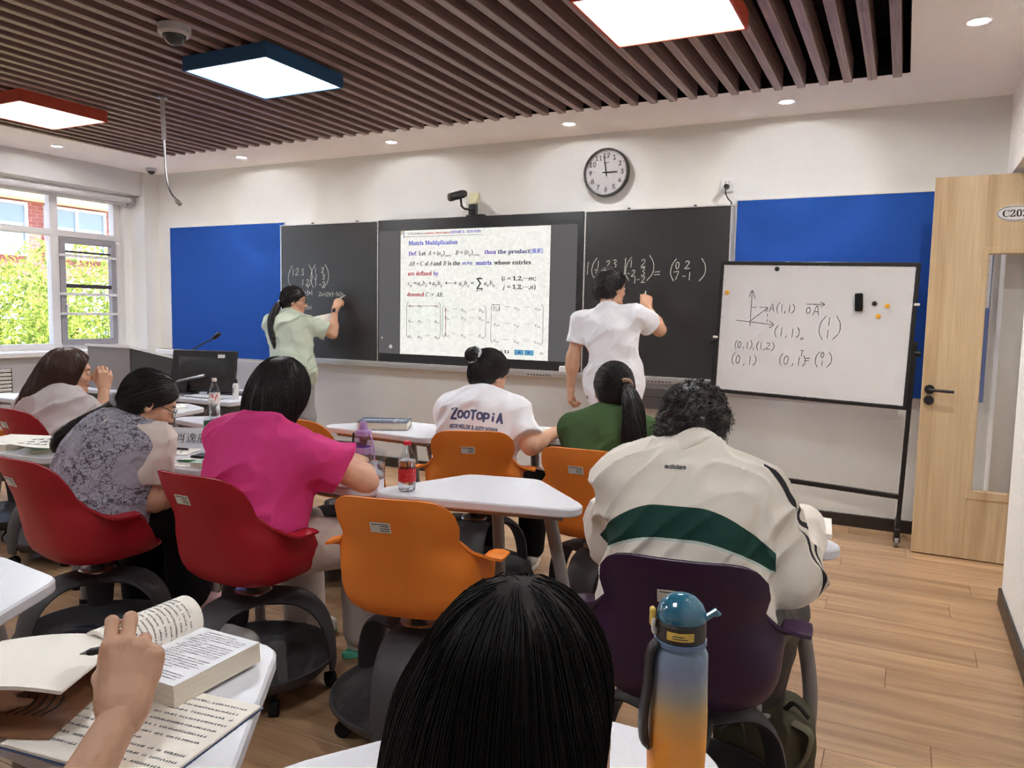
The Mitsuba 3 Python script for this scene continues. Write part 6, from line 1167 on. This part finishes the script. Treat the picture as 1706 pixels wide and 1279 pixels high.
def onback(P, F, g, x, z, m, name, h0=.0008):
    """lettering laid on the cloth of the back: outline g in (right, up) metres from (x, z) in the torso's frame"""
    t = ext(g.segmentize(.006), h0); v = np.array(t.vertices); o = P.pv + (x + v[:, :1]) * P.rt + (z + v[:, 1:2]) * P.up - P.fw * .30; d = P.fw
    for _ in range(26): o = o + np.clip(F.at(o), -.02, .03)[:, None] * d * .85
    t.vertices = o - d * (.0006 + v[:, 2:3]); return put(P.t, name, t, m, False)
mat('m_letters', (74, 82, 122), .8)
onback(P, F, unary_union([affinity.translate((fit(glyphs(c, 'Inter.woff2'), -.128 + .0325 * i, dy, hh, .027).buffer(.0030) if c != 'i' else affinity.translate(unary_union([sbox(-.002, 0, .009, .027), sbox(-.002, .033, .009, .043)]), -.118 + .0325 * i, dy)), 0, 0) for i, (c, hh, dy) in enumerate(zip('ZOOTOPiA', (.050, .034, .036, .046, .034, .042, .036, .046), (-.006, .002, .002, -.002, .002, -.006, 0, -.002)))]), .0, .262, 'm_letters', 'lettering')
onback(P, F, fit(glyphs('NICK WILDE & JUDY HOPPS', 'Inter.woff2'), -.13, 0, .018, .24).buffer(.0008), .0, .212, 'm_letters', 'lettering')
# dark green shirt
P = Person('person with a long ponytail in a dark green t-shirt', (-1.15, 3.14, .57), (-1.155, 3.265, .925), (.165, .012, .0), (-1.165, 3.32, 1.035), (-.52, .80, -.28))
P.set_arm(1, (-1.03, 3.55, .79), 0, el=(-.93, 3.36, .78)); P.set_arm(-1, (-1.27, 3.55, .79), 0, el=(-1.37, 3.36, .78)); P.set_leg(1, (-1.05, 3.55, .09), (.1, .4, 1)); P.set_leg(-1, (-1.25, 3.55, .09), (-.1, .4, 1))
add_hand(P, 1, (-.2, .95, -.05), (0, 0, 1), curl=(.4, .4, .4, .4)); add_hand(P, -1, (.2, .95, -.05), (0, 0, 1), curl=(.3, .3, .3, .3)); P.body(.010)
P.shirt('m_green', .72, .018, -.06, seed=71, fold=.016); P.pants('m_greydark', seed=73); P.shoes('m_shoewhite', 'm_shoewhite')
hair_tied(P, (.03, -.108, .01), np.array([(-1.03, 3.155, 1.035), (-1.0, 3.115, .97), (-.99, 3.10, .88), (-.985, 3.10, .80), (-.99, 3.11, .745)]), (.018, .036, .046, .046, .034, .006), 1100, seed=10, ntail=380, t=.016, band='m_scrunchbrown')
# white and green jacket
P = Person('person with curly black hair in a white jacket with a dark green band', (-.47, 1.94, .575), (-.49, 2.03, .985), (.158, .020, .004), (-.512, 2.13, 1.055), (.22, .80, -.55), size=1.04)
P.set_arm(1, (-.225, 2.325, .80), 0, el=(-.235, 2.08, .715)); P.set_arm(-1, (-.62, 2.36, .80), 0, el=(-.715, 2.13, .74)); P.set_leg(1, (-.36, 2.33, .09), (.2, .4, 1)); P.set_leg(-1, (-.58, 2.33, .09), (-.2, .4, 1))
add_hand(P, 1, (-.2, .95, -.05), (0, 0, 1), curl=(.5, .5, .6, .6)); add_hand(P, -1, (.2, .95, -.05), (0, 0, 1), curl=(.3, .3, .3, .3)); P.body(.0095)
m, F = P.shirt('m_vcol', g=.024, hem=-.06, seed=81, fold=.018, fr=8, w=1.06, long=True, tex=1, h=.0055, name='jacket', collar=False)
JV, JT = P.pv.copy(), P.T.copy(); JA, JE = P.arm[1][0].copy(), P.arm[1][1].copy(); JD = unit(JE - JA); JL = float(np.linalg.norm(JE - JA)); JO = unit(np.cross(JD, P.fw)); JN = np.cross(JD, JO)
def jacket_fn(p, n, uv):
    dt = lambda d, v: d[0] * float(v[0]) + d[1] * float(v[1]) + d[2] * float(v[2])
    d = [p.x - JV[0], p.y - JV[1], p.z - JV[2]]; qx, qy, qz = (dt(d, JT[:, j]) for j in range(3)); ax = dr.abs(qx + .01)
    bt = .312 - 1.9 * dr.power(dr.maximum(ax - .05, 0.0), 1.75); bo = .232 - 1.15 * dr.power(dr.maximum(ax - .04, 0.0), 1.75)
    back = dr.select((qy < .05) & (ax < .235), 1.0, 0.0); band = back * mikit.smoothstep(bo - .001, bo + .001, qz) * (1 - mikit.smoothstep(bt - .001, bt + .001, qz)); pipe = back * dr.select((qz < bo) & (qz > bo - .007), 1.0, 0.0)
    e = [p.x - JA[0], p.y - JA[1], p.z - JA[2]]; t = dr.clip(dt(e, JD), 0, JL); r = [e[i] - t * float(JD[i]) for i in range(3)]; an = dr.atan2(dt(r, JN), dt(r, JO)); rr = dr.sqrt(r[0] * r[0] + r[1] * r[1] + r[2] * r[2])
    st = dr.select((rr < .13) & (dt(e, JT[:, 0]) > .03) & (dr.minimum(dr.abs(an - .35), dr.abs(an - .62)) < .065), 1.0, 0.0)
    c = mikit.mix((.76, .72, .66), (.010, .045, .036), band); c = mikit.mix(c, (.52, .62, .58), pipe); return mikit.mix(c, (.022, .022, .026), st)
mat('m_jacketback', 0, .75, spec=.2, tex=mikit.proc(jacket_fn)); put(P.t, 'jacket', m, 'm_jacketback', True)
nd = unit(P.hc - P.nk + P.R @ np.array([0, -.03, -.08])); C_ = Field()
for k, (rr, hh) in enumerate(((.074, -.012), (.073, .004), (.071, .020), (.068, .034))): C_.ring(P.nk + P.up * .03 + nd * hh, unit(nd * .9 + P.up * .2 - P.fw * .25), rr, .0095, .012)
put(P.t, 'jacket_collar', C_.bump(folds(4, 20), .006).mesh(.005), mat('m_jacket', (226, 220, 212), .8, spec=.15), True)
onback(P, F, fit(glyphs('adidas', 'Inter.woff2'), -.03, 0, .010, .055).buffer(.0004), -.02, .405, 'm_ink', 'lettering')
for sd in (1, -1):
    a_, e_, w_ = P.arm[sd]; d_ = unit(w_ - e_)
    for k in range(2): put(P.t, 'cuff_stripe', Field().ring(e_ + (w_ - e_) * (.86 + .05 * k), d_, .049, .004).mesh(.004), 'm_black', True)
P.pants('m_greydark', .024, seed=83); P.shoes('m_blackcloth', 'm_shoewhite')
F = P.cap(.012, top=.010); P.hairline(F, (.014, -.020)); F.cut(wl(P, (0, -.06, -.075)), P.R @ unit([0, -.3, -1])); F.bump(snoise(5, 34), .030); ms = [F.mesh(.006)]; ms.append(spikes(P, F, 1700, .026, .0011, 6, curl=.0065, lift=(0, 0, .1))); put(P.t, 'hair', cat(ms), 'm_hair', True)
# dark haired head in front of the camera
P = Person('person with straight black hair seen from behind at the nearest table', (-.282, .36, .565), (-.282, .47, .880), (.165, .0, .0), (-.278, .568, 1.027), (.0, .93, -.36))
P.set_arm(1, (-.30, .76, .80), 0, el=(-.10, .60, .765)); P.set_arm(-1, (-.40, .78, .80), 0, el=(-.50, .58, .765)); P.set_leg(1, (-.2, .80, .09), (.1, .4, 1)); P.set_leg(-1, (-.4, .80, .09), (-.1, .4, 1))
add_hand(P, 1, (-.2, .95, -.05), (0, 0, 1), curl=(.3, .3, .3, .3)); add_hand(P, -1, (.2, .95, -.05), (0, 0, 1), curl=(.3, .3, .3, .3)); P.body(.010)
P.shirt('m_blackcloth', .6, .020, -.06, seed=91); P.pants('m_greydark', seed=93); P.shoes('m_shoewhite', 'm_shoewhite')
def fall(F):
    for x in (-.055, 0, .055): F.cone(wl(P, (x * .75, -.045, .0)), wl(P, (x * .78, -.055, -.17)), .040, .039, .03); F.cone(wl(P, (x * .78, -.055, -.17)), P.nk + P.rt * x * .9 - P.fw * .09 - P.up * .14, .039, .034, .03)
hair_down(P, None, [((0, -.02, -.03), (.074, .085, .10))], None, 3000, 'm_hairsoft', r=.0008, seed=13, t=.003, steps=24, step=.016, extra=lambda F: (F.cut(wl(P, (0, .04, -.02)), P.R @ unit([0, 1, -.3])), fall(F)), h=.006, region=lambda q: (q[:, 2] > -.06) & (q[:, 1] < .05))
# the writing arm on the textbook table
P = Person('person at the textbook table, of whom only the writing arm shows', (-1.02, .14, .565), (-1.05, .22, .935), (.165, .01, .0), (-1.07, .31, 1.08), (.05, .9, -.4))
P.set_arm(1, (-.945, .675, .812), 0, el=(-.893, .495, .675)); P.set_arm(-1, (-1.25, .62, .79), 0, el=(-1.30, .40, .75)); P.set_leg(1, (-.95, .6, .09), (.1, .4, 1)); P.set_leg(-1, (-1.15, .6, .09), (-.1, .4, 1))
tp_ = add_hand(P, 1, (-.33, .46, .78), (.66, -.52, .54), curl=(.50, .58, 1.25, 1.45), thumb=.75, s=1.06, bend2=1.35, spread=.09); add_hand(P, -1, (.1, .95, -.05), (0, 0, 1), curl=(.3, .3, .3, .3)); P.tone = .72; P.body(.008)
P.shirt('m_greytee', .6, .020, -.06, seed=95); P.pants('m_greydark', seed=97); P.shoes('m_shoewhite', 'm_shoewhite'); hair_tied(P, (0, -.10, .0), np.array([(-1.07, .18, 1.02), (-1.07, .15, .95)]), n=500, seed=15)
scene['m_penclear'] = {'type': 'thindielectric', 'int_ior': 1.45}
pn = thing('ballpoint_pen', 'ballpoint pen with a dark tip end poking out of the writing hand above the textbook', 'pen'); b = np.array([-.992, .694, .889]); d = unit(np.array([-.84, -.42, -.20])); put(pn, 'barrel', tube([b - d * .008, b + d * .012], .0045, 12), 'm_whiteplastic'); put(pn, 'grip', tube([b + d * .010, b + d * .030, b + d * .034], [.0054, .0054, .004], 12), 'm_black'); put(pn, 'tip', tube([b + d * .034, b + d * .046], [.004, .0008], 10), 'm_steel')
